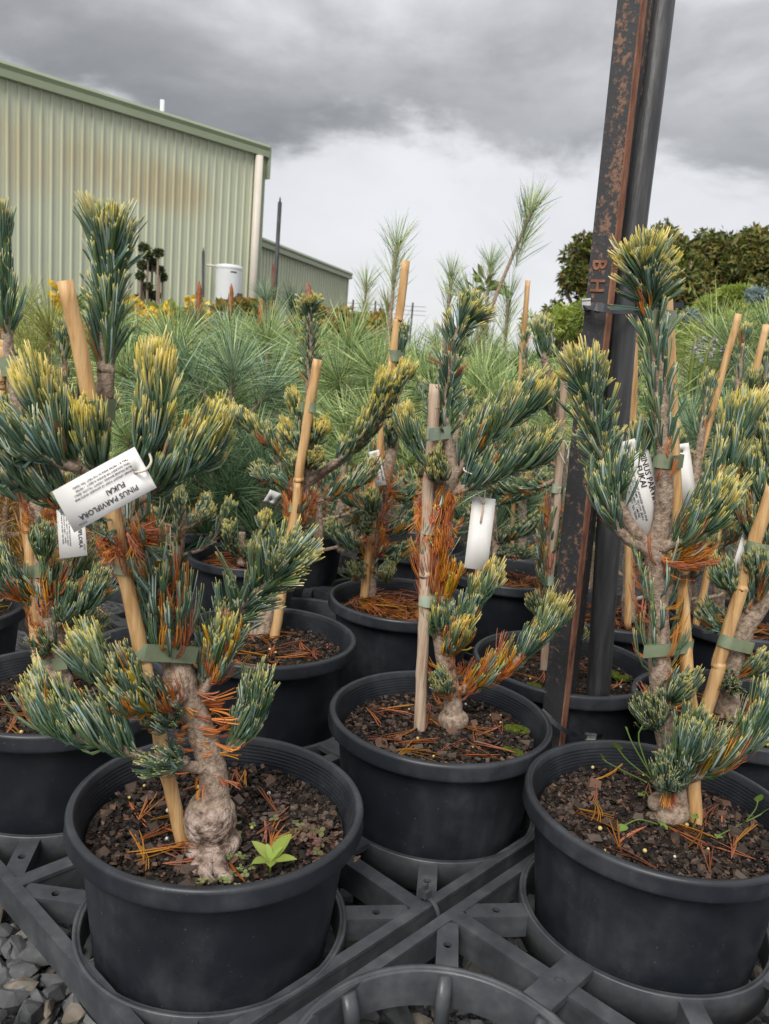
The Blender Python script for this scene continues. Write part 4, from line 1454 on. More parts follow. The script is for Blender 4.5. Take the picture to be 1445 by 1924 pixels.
# ---- centre pine
YC = soilY(850, 1366)
pC = pine('centre dwarf pine with orange dying needles tied to a grey stake', YC,
          [(852, 1372, 0, 0.0135), (850, 1345, 0, 0.0125), (850, 1305, 0, 0.0098), (838, 1250, 0, 0.0105), (826, 1195, 0, 0.0082), (816, 1130, 0, 0.0078), (812, 1060, 0, 0.0078), (814, 990, 0, 0.008), (822, 940, 0, 0.0105), (840, 905, 0, 0.0125), (848, 870, 0, 0.0078), (838, 800, 0, 0.0052), (838, 740, 0, 0.0045), (848, 690, 0, 0.0042), (856, 640, 0, 0.004), (872, 602, 0, 0.0035)],
          [dict(p=[(842, 830, 0), (836, 750, 0), (848, 690, 0), (858, 630, 0), (880, 600, 0), (902, 586, 0)], r=(0.0045, 0.003), n=150, s0=0.0, L=0.037, ang=(12, 40), up=0.35, ytip=0.14, endtuft=0.45, dead=0.02, curl=0.05),
           dict(p=[(852, 895, 0), (888, 852, -.01), (930, 812, -.02), (980, 778, -.025), (1020, 755, -.03)], r=(0.0062, 0.0035), n=165, s0=0.1, L=0.037, ang=(18, 62), up=0.75, ytip=0.17, dead=0.03, endtuft=0.3),
           dict(p=[(838, 928, 0), (890, 912, -.01), (945, 890, -.01), (995, 870, -.01), (1035, 860, -.01)], r=(0.0055, 0.003), n=130, s0=0.18, L=0.037, ang=(25, 70), up=0.8, ytip=0.10, dead=0.03, endtuft=0.25),
           dict(p=[(840, 900, 0), (800, 865, 0), (772, 825, -.005), (758, 795, -.01)], n=85, s0=0.25, L=0.036, ang=(16, 50), up=0.5, ytip=0.15, dead=0.02),
           dict(p=[(832, 905, -.01), (822, 895, -.025), (815, 885, -.04)], n=52, s0=0.2, L=0.033, ang=(25, 75), up=0.35, ytip=0.14, dead=0.05, endtuft=0.5),
           dict(p=[(840, 900, 0), (820, 950, 0), (815, 1000, 0)], bare=1, n=84, s0=0.0, L=0.042, ang=(30, 80), up=-0.15, dead=0.93, deadbase=False, buds=0, endtuft=0.0, rt=0.009, bias=(0, -0.25, -0.1)),
           dict(p=[(815, 1140, 0), (812, 1070, 0), (815, 990, 0)], bare=1, n=70, s0=0.0, L=0.044, ang=(12, 40), up=0.2, dead=0.85, deadbase=False, buds=0, endtuft=0.0, rt=0.008, bias=(0, -0.15, 0), ytip=0.1),
           dict(p=[(830, 1140, 0), (842, 1110, -.005)], bare=1, n=11, s0=0, L=0.045, ang=(5, 22), up=0.2, fade=1.0, dead=0, buds=0, endtuft=0, bias=(0.3, 0, 0)),
           dict(p=[(832, 1225, 0), (862, 1180, -.01), (895, 1135, -.02), (928, 1090, -.03)], n=82, s0=0.3, L=0.034, ang=(16, 50), up=0.5, ytip=0.15, dead=0.03, fade=0.05, endtuft=0.3),
           dict(p=[(832, 1235, 0), (855, 1215, -.02), (870, 1195, -.03)], n=70, s0=0.1, L=0.036, ang=(18, 62), up=0.5, dead=0.25, fade=0.45, ytip=0.12, deadbase=False, endtuft=0.45),
           dict(p=[(850, 1305, 0), (895, 1285, -.01), (950, 1255, -.02), (1000, 1215, -.03), (1030, 1185, -.03)], r=(0.006, 0.003), n=74, s0=0.12, L=0.036, s1=0.62, ang=(25, 75), up=0.5, dead=0.45, fade=0.5, ytip=0.1, deadbase=False, endtuft=0),
           dict(p=[(975, 1240, -.025), (1005, 1212, -.03), (1032, 1180, -.03)], bare=1, n=85, s0=0.0, L=0.037, ang=(18, 66), up=0.55, dead=0.05, fade=0.12, ytip=0.12, endtuft=0.45, rt=0.002),
           dict(p=[(848, 1300, -.005), (832, 1292, -.02), (818, 1286, -.03)], n=52, s0=0.2, L=0.031, ang=(25, 85), up=0.2, dead=0.1, ytip=0.1, endtuft=0.5),
           dict(p=[(826, 1200, 0), (822, 1180, -.01), (820, 1165, -.012)], n=26, s0=0.2, L=0.034, ang=(25, 75), up=0.45, dead=0.1, ytip=0.13),
           dict(p=[(850, 1320, 0), (838, 1250, 0)], bare=1, n=20, s0=0, L=0.036, ang=(45, 100), up=-0.3, dead=1.0, deadbase=False, buds=0, endtuft=0, rt=0.01, bias=(0.5, -0.2, 0))],
          seed=2)
lump(pC, 'root_swelling', at(852, 1352, YC), 0.0150, 3, BARK, (1, 1, 0.9), 0.12)

# ---- front right pine
YR = soilY(1262, 1535)
pR = pine('front right tall dwarf pine with open branches beside the steel post', YR,
          [(1258, 1545, 0, 0.0150), (1262, 1515, 0, 0.0160), (1265, 1480, 0, 0.0115), (1258, 1420, 0, 0.0100), (1247, 1350, 0, 0.0102), (1241, 1280, 0, 0.0102), (1238, 1210, 0, 0.0100), (1237, 1140, 0, 0.0090), (1234, 1080, 0, 0.0092), (1232, 1030, 0, 0.0100), (1243, 985, 0, 0.0082), (1248, 920, 0, 0.0080), (1246, 850, 0, 0.0076), (1243, 780, 0, 0.0070), (1238, 700, 0, 0.0060), (1232, 640, 0, 0.0052), (1224, 580, 0, 0.0045)],
          [dict(p=[(1224, 585, 0), (1214, 530, 0), (1212, 505, 0), (1220, 482, 0)], r=(0.0042, 0.003), n=135, s0=0.05, L=0.041, ang=(12, 55), up=0.3, ytip=0.2, endtuft=0.5, dead=0.0, curl=0.1, bias=(0.12, 0, 0)),
           dict(p=[(1246, 860, 0), (1240, 740, 0), (1232, 640, 0), (1222, 570, 0)], bare=1, n=40, s0=0.0, L=0.038, ang=(14, 30), up=0.2, dead=0.0, ytip=0.09, buds=0, endtuft=0.0, rt=0.006, curl=0.2),
           dict(p=[(1218, 600, -.005), (1212, 560, -.008)], bare=1, n=2, s0=0, L=0.020, ang=(3, 18), up=0.2, dead=1.0, deadbase=False, buds=0, endtuft=0),
           dict(p=[(1246, 905, -.004), (1250, 890, -.01), (1258, 850, -.01)], bare=1, n=2, s0=0, L=0.022, ang=(8, 40), up=0.3, dead=0.7, deadbase=False, buds=0, endtuft=0, rt=0.006),
           dict(p=[(1226, 1035, 0), (1178, 975, 0), (1148, 900, 0), (1122, 815, 0), (1104, 740, 0), (1092, 705, 0), (1088, 690, 0)], r=(0.0060, 0.0032), n=150, s0=0.28, L=0.041, ang=(14, 46), up=0.45, ytip=0.15, dead=0.01, endtuft=0.48, curl=0.2),
           dict(p=[(1222, 1040, 0), (1170, 1005, -.01), (1138, 950, -.02), (1128, 900, -.02)], r=(0.0052, 0.003), n=24, s0=0.5, L=0.036, ang=(14, 40), up=0.3, ytip=0.08, dead=0.02, endtuft=0.2),
           dict(p=[(1178, 975, 0.01), (1190, 905, .02), (1200, 850, .02), (1205, 820, .02)], n=26, s0=0.3, L=0.034, ang=(14, 45), up=0.4, ytip=0.14, dead=0.0),
           dict(p=[(1240, 1025, 0), (1290, 1000, .005), (1330, 950, .01), (1358, 890, .01), (1382, 830, .01), (1400, 790, .01)], r=(0.0060, 0.0032), n=190, s0=0.25, L=0.041, ang=(14, 50), up=0.5, ytip=0.17, dead=0.02, endtuft=0.4),
           dict(p=[(1240, 1030, -.005), (1292, 1010, -.02), (1330, 985, -.03), (1360, 955, -.035)], r=(0.0052, 0.003), n=105, s0=0.25, L=0.040, ang=(16, 55), up=0.55, ytip=0.14, dead=0.02),
           dict(p=[(1236, 1050, -.005), (1262, 1055, -.01), (1292, 1050, -.015)], bare=1, n=26, s0=0.0, L=0.040, ang=(15, 50), up=0.0, dead=0.85, deadbase=False, buds=0, endtuft=0.2, bias=(0.3, 0, 0)),
           dict(p=[(1240, 1260, 0), (1238, 1170, 0), (1234, 1080, 0), (1232, 1050, 0)], bare=1, n=34, s0=0.0, L=0.045, ang=(28, 60), up=0.2, dead=0.36, deadbase=False, ytip=0.07, buds=0, endtuft=0.0, rt=0.010),
           dict(p=[(1246, 1340, 0), (1225, 1355, -.02), (1215, 1362, -.03)], n=60, s0=0.2, L=0.040, ang=(20, 72), up=0.5, dead=0.06, ytip=0.07, endtuft=0.5),
           dict(p=[(1248, 1310, 0), (1270, 1310, -.02), (1282, 1300, -.025)], n=40, s0=0.2, L=0.036, ang=(20, 66), up=0.5, dead=0.1, ytip=0.1, endtuft=0.4),
           dict(p=[(1262, 1480, 0), (1275, 1455, -.02), (1290, 1425, -.035), (1305, 1395, -.045)], r=(0.0052, 0.003), n=135, s0=0.1, L=0.042, ang=(22, 76), up=0.5, dead=0.03, ytip=0.05, endtuft=0.4),
           dict(p=[(1264, 1480, 0), (1252, 1468, -.03), (1245, 1455, -.04)], n=60, s0=0.2, L=0.038, ang=(25, 80), up=0.35, dead=0.06, ytip=0.06, endtuft=0.4),
           dict(p=[(1262, 1478, -.01), (1262, 1490, -.015)], bare=1, n=4, s0=0, L=0.020, ang=(5, 25), up=-0.6, dead=1, deadbase=False, buds=0, endtuft=0),
           dict(p=[(1266, 1475, 0), (1330, 1448, -.015), (1382, 1415, -.025), (1425, 1375, -.03), (1450, 1340, -.03)], r=(0.005, 0.003), n=135, s0=0.25, L=0.040, ang=(20, 66), up=0.65, dead=0.10, fade=0.08, ytip=0.08, endtuft=0.35)],
          seed=3)
for (x, y, r, sq) in ((1258, 1525, 0.0165, (1.0, 1, 0.95)), (1240, 1508, 0.0095, (1, 1, 0.9)), (1246, 1540, 0.012, (1.1, 1, 0.6))):
    lump(pR, 'root_swelling', at(x, y, YR - 0.002), r, int(x), BARK, sq, 0.16)

# ---- pine at the left edge
YL = soilY(92, 1305)
pL = pine('dwarf pine cut off by the left edge with a bulbous pale base', YL,
          [(95, 1310, 0, 0.021), (95, 1285, 0, 0.0235), (98, 1255, 0, 0.016), (108, 1225, 0, 0.0105), (100, 1190, 0, 0.0095), (82, 1145, 0, 0.010), (72, 1100, 0, 0.0085), (78, 1050, 0, 0.0078), (74, 1000, 0, 0.0085), (70, 960, 0, 0.0105), (58, 900, 0, 0.0075), (40, 810, 0, 0.0065), (25, 720, 0, 0.006), (15, 650, 0, 0.006), (12, 590, 0, 0.0055)],
          [dict(p=[(14, 650, 0), (10, 570, 0), (2, 490, 0), (-8, 420, 0)], r=(0.0055, 0.004), n=115, s0=0.05, L=0.044, ang=(12, 36), up=0.3, ytip=0.09, endtuft=0.35, dead=0.02),
           dict(p=[(70, 965, 0), (30, 930, -.01), (-20, 890, -.02)], n=40, L=0.04, ytip=0.1, dead=0.1),
           dict(p=[(82, 1070, 0), (80, 1035, -.01), (82, 1010, -.015)], n=46, s0=0.3, L=0.036, ang=(16, 60), up=0.35, ytip=0.05, dead=0.05, endtuft=0.5),
           dict(p=[(95, 1185, 0), (130, 1160, -.01), (170, 1135, -.02), (185, 1110, -.02)], n=100, s0=0.3, L=0.042, ang=(18, 66), up=0.6, ytip=0.06, dead=0.05, endtuft=0.45),
           dict(p=[(85, 1140, 0), (115, 1105, .01), (140, 1080, .02), (160, 1060, .02)], n=80, s0=0.3, L=0.036, ang=(18, 60), up=0.5, ytip=0.06, dead=0.1),
           dict(p=[(80, 1130, 0), (45, 1120, -.01), (15, 1100, -.02), (-15, 1070, -.02)], n=90, s0=0.2, L=0.040, ang=(18, 66), up=0.5, ytip=0.08, dead=0.2, fade=0.08),
           dict(p=[(74, 1000, 0), (76, 940, 0)], bare=1, n=30, s0=0, L=0.042, ang=(40, 100), up=-0.3, dead=1.0, deadbase=False, buds=0, endtuft=0, rt=0.009),
           dict(p=[(100, 1215, 0), (82, 1150, 0), (74, 1090, 0)], bare=1, n=60, s0=0, L=0.038, ang=(40, 85), up=0.15, dead=0.6, deadbase=False, buds=0, endtuft=0, rt=0.009),
           dict(p=[(104, 1225, 0), (80, 1222, -.02), (62, 1215, -.03)], n=26, s0=0.2, L=0.03, ang=(20, 70), up=0.3, dead=0.15, ytip=0.05),
           dict(p=[(108, 1222, 0), (150, 1205, .01), (185, 1190, .01)], n=50, s0=0.3, L=0.038, ang=(20, 60), up=0.4, dead=0.05, ytip=0.1)],
          seed=4)
lump(pL, 'root_swelling', at(95, 1288, YL), 0.0225, 8, BARK_PALE, (1.05, 1, 1.0), 0.12)

# ---- pine behind, with the cone topped leader
YM = soilY(505, 1190)
pM = pine('dwarf pine with a cone topped leader leaning along a bamboo stake', YM,
          [(490, 1195, 0, 0.021), (500, 1165, 0, 0.0150), (515, 1115, 0, 0.0135), (535, 1055, 0, 0.012), (555, 990, 0, 0.011), (570, 925, 0, 0.0095), (576, 870, 0, 0.0085), (580, 790, 0, 0.0062), (582, 700, 0, 0.0055), (582, 630, 0, 0.005), (582, 580, 0, 0.0045)],
          [dict(p=[(582, 720, 0), (582, 650, 0), (582, 598, 0), (582, 572, 0)], trim=0.003, r=(0.0052, 0.004), n=82, s0=0.0, L=0.027, ang=(12, 50), up=0.25, ytip=0.2, endtuft=0.5, dead=0.02, buds=3, bl=(0.0058, 0.034), curl=0.05),
           dict(p=[(576, 905, 0), (640, 860, -.01), (690, 800, -.015), (715, 745, -.02), (728, 705, -.02)], r=(0.0058, 0.0035), n=120, s0=0.3, L=0.029, ang=(18, 60), up=0.35, ytip=0.28, endtuft=0.45, dead=0.02, buds=2),
           dict(p=[(576, 910, 0), (660, 850, .01), (720, 780, .015), (755, 715, .015), (776, 690, .015)], r=(0.0058, 0.0035), n=100, s0=0.35, L=0.029, ang=(18, 62), up=0.3, ytip=0.28, endtuft=0.45, dead=0.05, buds=2),
           dict(p=[(572, 900, 0), (515, 845, -.01), (465, 805, -.02), (425, 785, -.025), (408, 775, -.025)], n=120, s0=0.2, L=0.028, ang=(20, 66), up=0.55, ytip=0.25, endtuft=0.35, dead=0.03, buds=2),
           dict(p=[(577, 850, 0), (560, 780, .01), (545, 745, .01)], n=62, s0=0.4, L=0.026, ang=(20, 75), up=0.3, ytip=0.35, endtuft=0.6, dead=0.0),
           dict(p=[(577, 860, 0), (550, 830, -.01), (530, 805, -.015)], n=62, s0=0.4, L=0.026, ang=(20, 80), up=0.3, ytip=0.3, endtuft=0.6, dead=0.0),
           dict(p=[(578, 850, 0), (598, 820, -.015), (610, 800, -.025)], n=66, s0=0.4, L=0.026, ang=(20, 80), up=0.3, ytip=0.33, endtuft=0.6, dead=0.0),
           dict(p=[(576, 880, 0), (590, 870, -.02), (598, 862, -.03)], n=66, s0=0.3, L=0.028, ang=(25, 85), up=0.25, ytip=0.15, endtuft=0.6, dead=0.03),
           dict(p=[(572, 910, 0), (555, 880, -.01), (545, 860, -.015)], n=60, s0=0.3, L=0.027, ang=(20, 75), up=0.3, ytip=0.1, endtuft=0.5, dead=0.05),
           dict(p=[(570, 930, 0), (520, 905, 0), (480, 890, 0)], n=50, s0=0.3, L=0.03, ang=(20, 70), up=0.3, ytip=0.12, dead=0.1),
           dict(p=[(565, 945, 0), (620, 935, 0), (680, 905, 0), (700, 880, 0)], n=80, s0=0.3, L=0.032, ang=(20, 70), up=0.4, ytip=0.12, dead=0.2),
           dict(p=[(556, 990, 0), (570, 930, 0)], bare=1, n=50, s0=0, L=0.042, ang=(45, 95), up=-0.1, dead=0.9, deadbase=False, buds=0, endtuft=0, rt=0.01)],
          seed=5, segs=3, dens=1.8, W=0.00118)

# ---- pines of the second and third rows
YP = soilY(1045, 1255)
pP = pine('dwarf pine squeezed against the left side of the steel post', YP,
          [(1040, 1262, 0, 0.013), (1036, 1180, 0, 0.0085), (1030, 1090, 0, 0.0078), (1040, 980, 0, 0.008), (1052, 890, 0, 0.0085), (1052, 800, 0, 0.0062), (1040, 740, 0, 0.0052), (1026, 690, 0, 0.005), (1020, 650, 0, 0.0045)],
          [dict(p=[(1022, 680, 0), (1020, 640, 0), (1022, 615, 0)], n=85, s0=0.1, L=0.032, ang=(14, 55), up=0.35, ytip=0.12, endtuft=0.55, buds=2, dead=0, bl=(0.004, 0.016)),
           dict(p=[(1048, 790, 0), (1020, 755, -.01), (995, 735, -.015), (985, 725, -.015)], n=80, s0=0.2, L=0.030, ang=(20, 66), up=0.5, ytip=0.12, dead=0.05),
           dict(p=[(1046, 770, 0), (1060, 730, 0), (1062, 710, 0)], n=60, s0=0.2, L=0.030, ang=(20, 66), up=0.4, ytip=0.2, dead=0.0),
           dict(p=[(1052, 880, 0), (1010, 850, 0), (975, 825, 0)], n=60, s0=0.2, L=0.032, ang=(20, 66), up=0.5, ytip=0.1, dead=0.1),
           dict(p=[(1050, 900, 0), (1000, 920, 0), (960, 925, 0), (925, 915, 0)], n=80, s0=0.2, L=0.034, ang=(20, 66), up=0.4, ytip=0.06, dead=0.1),
           dict(p=[(1034, 1130, 0), (1030, 1040, 0), (1040, 960, 0)], bare=1, n=70, s0=0, L=0.036, ang=(25, 60), up=0.2, ytip=0.06, dead=0.35, deadbase=False, buds=0, endtuft=0, rt=0.008),
           dict(p=[(1036, 1170, 0), (1010, 1150, -.01), (1000, 1130, -.01)], n=30, s0=0.2, L=0.034, ang=(20, 66), up=0.4, dead=0.1),
           dict(p=[(1040, 1240, 0), (1070, 1215, -.01), (1100, 1200, -.01)], n=40, s0=0.2, L=0.03, ang=(20, 66), up=0.4, dead=0.1)],
          seed=6, segs=3, W=0.00125)
YQ = soilY(1368, 1345)
pQ = pine('dwarf pine behind the front right pine with a long leaning bamboo', YQ,
          [(1365, 1350, 0, 0.017), (1368, 1315, 0, 0.0145), (1372, 1270, 0, 0.0128), (1385, 1215, 0, 0.0125), (1405, 1170, 0, 0.0120), (1428, 1140, 0, 0.0105), (1450, 1080, 0, 0.0085), (1455, 980, 0, 0.0075), (1450, 880, 0, 0.0065)],
          [dict(p=[(1410, 1160, 0), (1385, 1120, -.01), (1360, 1095, -.015), (1345, 1080, -.015)], n=80, s0=0.2, L=0.036, ang=(20, 66), up=0.45, ytip=0.05, dead=0.12),
           dict(p=[(1425, 1140, 0), (1420, 1090, -.02), (1418, 1060, -.03)], n=80, s0=0.2, L=0.038, ang=(20, 70), up=0.4, ytip=0.05, dead=0.08),
           dict(p=[(1378, 1250, 0), (1372, 1290, -.02), (1372, 1280, -.03)], n=48, s0=0.2, L=0.034, ang=(20, 76), up=0.4, ytip=0.05, dead=0.04, endtuft=0.6),
           dict(p=[(1375, 1270, 0), (1410, 1265, -.01), (1430, 1250, -.02)], n=44, s0=0.2, L=0.034, ang=(20, 70), up=0.4, dead=0.3),
           dict(p=[(1400, 1175, 0), (1360, 1180, .02), (1335, 1170, .03), (1320, 1160, .03)], n=90, s0=0.2, L=0.036, ang=(20, 70), up=0.4, ytip=0.04, dead=0.15),
           dict(p=[(1450, 1060, 0), (1410, 1000, 0), (1390, 960, 0)], n=80, s0=0.2, L=0.036, ang=(18, 60), up=0.5, ytip=0.08, dead=0.1),
           dict(p=[(1452, 980, 0), (1420, 920, 0), (1405, 870, 0)], n=80, s0=0.2, L=0.036, ang=(18, 60), up=0.5, ytip=0.12, dead=0.05),
           dict(p=[(1452, 960, 0), (1450, 880, 0), (1445, 820, 0)], n=80, s0=0.2, L=0.036, ang=(18, 50), up=0.4, ytip=0.12, dead=0.05),
           dict(p=[(1445, 1090, 0), (1440, 1040, 0)], bare=1, n=24, s0=0, L=0.04, ang=(40, 90), up=0, dead=1, deadbase=False, buds=0, endtuft=0, rt=0.008)],
          seed=7, segs=3, W=0.00125)
YB = soilY(688, 1128)
pB = pine('bushy dark dwarf pine over a carpet of fallen orange needles', YB,
          [(692, 1132, 0, 0.014), (694, 1080, 0, 0.012), (702, 1020, 0, 0.012), (712, 960, 0, 0.0125), (722, 900, 0, 0.0125), (735, 850, 0, 0.010), (745, 780, 0, 0.007), (750, 700, 0, 0.006), (752, 650, 0, 0.005)],
          [dict(p=[(751, 680, 0), (752, 645, 0), (753, 630, 0)], n=80, s0=0.1, L=0.036, ang=(12, 42), up=0.3, ytip=0.06, endtuft=0.55, dead=0),
           dict(p=[(735, 850, 0), (735, 820, -.02), (735, 800, -.03)], n=66, s0=0.2, L=0.034, ang=(20, 72), up=0.35, ytip=0.12, endtuft=0.5, dead=0),
           dict(p=[(720, 920, 0), (700, 960, -.03), (698, 945, -.05)], n=70, s0=0.2, L=0.034, ang=(18, 66), up=0.55, ytip=0.10, endtuft=0.5, dead=0.05),
           dict(p=[(712, 960, 0), (690, 985, -.03), (690, 1010, -.05)], n=60, s0=0.2, L=0.034, ang=(20, 72), up=0.5, ytip=0.06, dead=0.1),
           dict(p=[(708, 990, 0), (745, 1000, -.02), (770, 990, -.03), (780, 975, -.03)], n=80, s0=0.2, L=0.034, ang=(20, 72), up=0.5, ytip=0.06, dead=0.12),
           dict(p=[(700, 1030, 0), (740, 1050, -.02), (770, 1040, -.03)], n=70, s0=0.2, L=0.034, ang=(20, 72), up=0.5, ytip=0.06, dead=0.12),
           dict(p=[(700, 1030, 0), (660, 1030, -.02), (630, 1010, -.02), (620, 995, -.02)], n=90, s0=0.2, L=0.034, ang=(20, 72), up=0.5, ytip=0.06, dead=0.1),
           dict(p=[(697, 1060, 0), (672, 1085, -.03), (665, 1080, -.045)], n=52, s0=0.2, L=0.034, ang=(20, 72), up=0.6, ytip=0.05, dead=0.05, endtuft=0.5),
           dict(p=[(697, 1060, 0), (722, 1090, -.03), (728, 1080, -.045)], n=52, s0=0.2, L=0.034, ang=(20, 72), up=0.6, ytip=0.05, dead=0.1, endtuft=0.5),
           dict(p=[(712, 960, 0), (670, 950, 0), (640, 930, 0), (615, 900, 0)], n=90, s0=0.2, L=0.036, ang=(20, 72), up=0.5, ytip=0.06, dead=0.1),
           dict(p=[(720, 910, 0), (760, 940, .01), (780, 920, .01)], n=60, s0=0.2, L=0.034, ang=(20, 72), up=0.4, ytip=0.06, dead=0.2),
           dict(p=[(700, 1050, 0), (712, 960, 0), (722, 900, 0)], bare=1, n=100, s0=0, L=0.044, ang=(50, 100), up=-0.15, dead=0.95, deadbase=False, buds=0, endtuft=0, rt=0.01)],
          seed=8, segs=3, W=0.00125, tone=0.9)
YK = CK[1] - 0.02
pK = pine('two low dark pine tufts in a small pot left of centre', YK,
          [(455, 1062, 0, 0.010), (455, 1030, 0, 0.008), (455, 1000, 0, 0.006)],
          [dict(p=[(455, 1050, 0), (435, 1030, -.02), (428, 1010, -.04), (428, 990, -.04)], n=130, s0=0.1, L=0.030, ang=(20, 85), up=0.35, ytip=0.12, endtuft=0.4, dead=0.05),
           dict(p=[(455, 1050, 0), (485, 1020, -.01), (495, 990, -.01), (497, 970, -.01)], n=110, s0=0.1, L=0.029, ang=(20, 85), up=0.35, ytip=0.18, endtuft=0.4, dead=0.05),
           dict(p=[(455, 1050, 0), (470, 1040, -.04), (480, 1030, -.05)], n=50, s0=0.1, L=0.028, ang=(20, 80), up=0.3, ytip=0.1, endtuft=0.4, dead=0.1)],
          seed=9, segs=3, W=0.00125)
YD = CD[1]
pD = pine('low dark pine with sideways branches behind the blank white tag', YD,
          [(940, 1092, 0, 0.012), (935, 1050, 0, 0.011), (925, 1000, 0, 0.010), (925, 950, 0, 0.008)],
          [dict(p=[(930, 1020, 0), (960, 1010, -.04), (990, 1000, -.06), (1010, 985, -.06)], n=120, s0=0.1, L=0.034, ang=(20, 75), up=0.45, ytip=0.05, dead=0.05),
           dict(p=[(925, 950, 0), (960, 940, -.03), (1000, 920, -.04), (1030, 900, -.04)], n=110, s0=0.1, L=0.034, ang=(20, 75), up=0.3, ytip=0.05, dead=0.05),
           dict(p=[(930, 1040, 0), (970, 1045, -.06), (1000, 1040, -.08)], n=70, s0=0.1, L=0.032, ang=(20, 75), up=0.2, ytip=0.05, dead=0.1),
           dict(p=[(930, 1000, 0), (900, 980, 0), (880, 960, 0)], n=60, s0=0.1, L=0.032, ang=(20, 75), up=0.3, ytip=0.05, dead=0.2)],
          seed=10, segs=3, tone=0.85, W=0.00125)


def row_pine(label, base, top, seed, spread=0.09, n=9, dead=0.1, ytip=0.1, tone=1.0, L=0.034, cone=False, per=60):
    """a pine further back: base xyz, top xyz"""
    rng = np.random.default_rng(seed)
    base, top = np.array(base, float), np.array(top, float)
    H = np.linalg.norm(top - base)
    mid = (base + top) / 2 + rng.normal(0, 0.012, 3)
    o = empty('dwarf_pine', base, label, 'pine', 'variegated dwarf pines in pots')
    P = spline(np.c_[np.array([base, mid, top]), [0.012, 0.009, 0.004]], 0.012)
    V, F = tube(P[:, :3], P[:, 3], 8, rough=0.08, rings=0.05, seed=seed)
    mesh_obj('trunk', V, F, BARK, o, smooth=True)
    for k in range(n + 1):
        if k == n:
            p0, p1, q = P[int(len(P) * 0.72), :3], P[int(len(P) * 0.86), :3], P[-1, :3]
        else:
            f = 0.12 + 0.68 * k / n
            p0 = P[int(f * (len(P) - 1)), :3]
            a = k * 2.4 + rng.uniform(-0.4, 0.4)
            s = spread * (1.15 - 0.6 * f) * rng.uniform(0.7, 1.2)
            d = np.array([math.cos(a), math.sin(a), 0])
            p1 = p0 + d * s * 0.6 + UP * s * 0.25
            q = p0 + d * s + UP * s * rng.uniform(0.5, 1.1)
        S = spline(np.array([p0, p1, q]), 0.006)
        V, F = tube(S, np.linspace(0.004, 0.0022, len(S)), 5, seed=k)
        br = mesh_obj('branch', V, F, BARK, o)
        V, F, C = foliage(S, s0=0.25, n=per, L=L, W=0.00125, ang=(16, 60), up=0.4, dead=dead * (1.6 if k < n * 0.5 else 0.5), ytip=ytip * (0.6 if k < n * 0.5 else 1.3), seed=seed * 50 + k, segs=2, per=4, endtuft=0.4, tone=tone)
        nd = mesh_obj('needles', V - base, F, NEEDLE, None, C, True)
        nd.parent = br
        tag(nd, kind='stuff')
        if cone and k == n:
            bud(o, q, UP, 0.005, 0.024, 3, seed)
    return o


def gp(x, y, Y, z=None):
    p = at(x, y, Y)
    if z is not None:
        p[2] = z
    return p


ROWP = [
    ('dwarf pine with a cone tip tied to the stake near the right edge', (1375, 1000, 1.42), (1397, 640, 1.42), 0.08, 8, True),
    ('dwarf pine cut off by the right edge beside the last stake', (1440, 1000, 1.36), (1440, 680, 1.36), 0.09, 8, False),
    ('dwarf pine filling the gap right of the tall front right pine', (1310, 1000, 1.40), (1330, 730, 1.40), 0.11, 10, False),
    ('dwarf pine just right of the black pipe behind the tall pine', (1180, 1180, 1.36), (1190, 720, 1.36), 0.09, 10, False),
    ('dwarf pine in shade at the lower right behind the leaning bamboo', (1300, 1180, 1.45), (1290, 900, 1.40), 0.10, 9, False),
    ('dwarf pine in shade between the centre pine and the blank tag', (800, 1080, 1.75), (880, 760, 1.75), 0.12, 10, False),
    ('dark dwarf pine at left behind the front left pine', (120, 1180, 1.30), (118, 640, 1.25), 0.10, 11, False),
    ('dwarf pine in shade between the bamboo and the printed small tag', (640, 1080, 1.70), (650, 850, 1.70), 0.13, 10, False),
    ('low dwarf pine in the gap behind the leaning bamboo pot', (590, 1075, 1.62), (560, 900, 1.62), 0.12, 10, False),
    ('low dwarf pine in the gap left of the two low tufts', (330, 1090, 1.50), (330, 930, 1.48), 0.09, 8, False),
    ('dwarf pine whose tip shows beside the thin stake above the centre pine', (975, 1080, 1.85), (985, 640, 1.85), 0.08, 9, False),
]
for k, (lb, b, t, sp, n, cone) in enumerate(ROWP):
    bb = gp(*b)
    bb[2] = SOILZ
    row_pine(lb, bb, gp(*t), 60 + k, sp, n, 0.12, 0.12, 0.95, cone=cone)


# ------------------------------------------------------------------ stakes, ties and tags
def stake(label, b, t, r, mat=None, nodes=(0.35, 0.7), seed=0, zb=None, taper=0.92):
    """b, t: (x, y, Y)"""
    p, q = at(*b), at(*t)
    if zb is not None:
        p = p + (p - q) * ((p[2] - zb) / (q[2] - p[2]))
    o = empty('bamboo_stake', p, label, 'stake', 'bamboo stakes')
    n = 40
    f = np.linspace(0, 1, n)
    for k in nodes:
        f = np.append(f, [k - 0.008, k - 0.003, k, k + 0.003, k + 0.008])
    f = np.sort(f)
    R = r * (1 - (1 - taper) * f)
    for k in nodes:
        R = R * (1 + 0.12 * np.exp(-((f - k) / 0.004) ** 2) - 0.05 * np.exp(-((f - k - 0.006) / 0.003) ** 2))
    rng = np.random.default_rng(seed)
    wob = np.cumsum(rng.normal(0, 0.0004, (len(f), 3)), axis=0)
    wob -= np.outer(f, wob[-1])
    P = p + np.outer(f, q - p) + wob
    V, F = tube(P, R, 16, rough=0.012, seed=seed)
    # local z along the cane so the grain runs lengthways
    c = mesh_obj('cane', V, F, mat or BAMBOO, o, smooth=True)
    return o, p, q


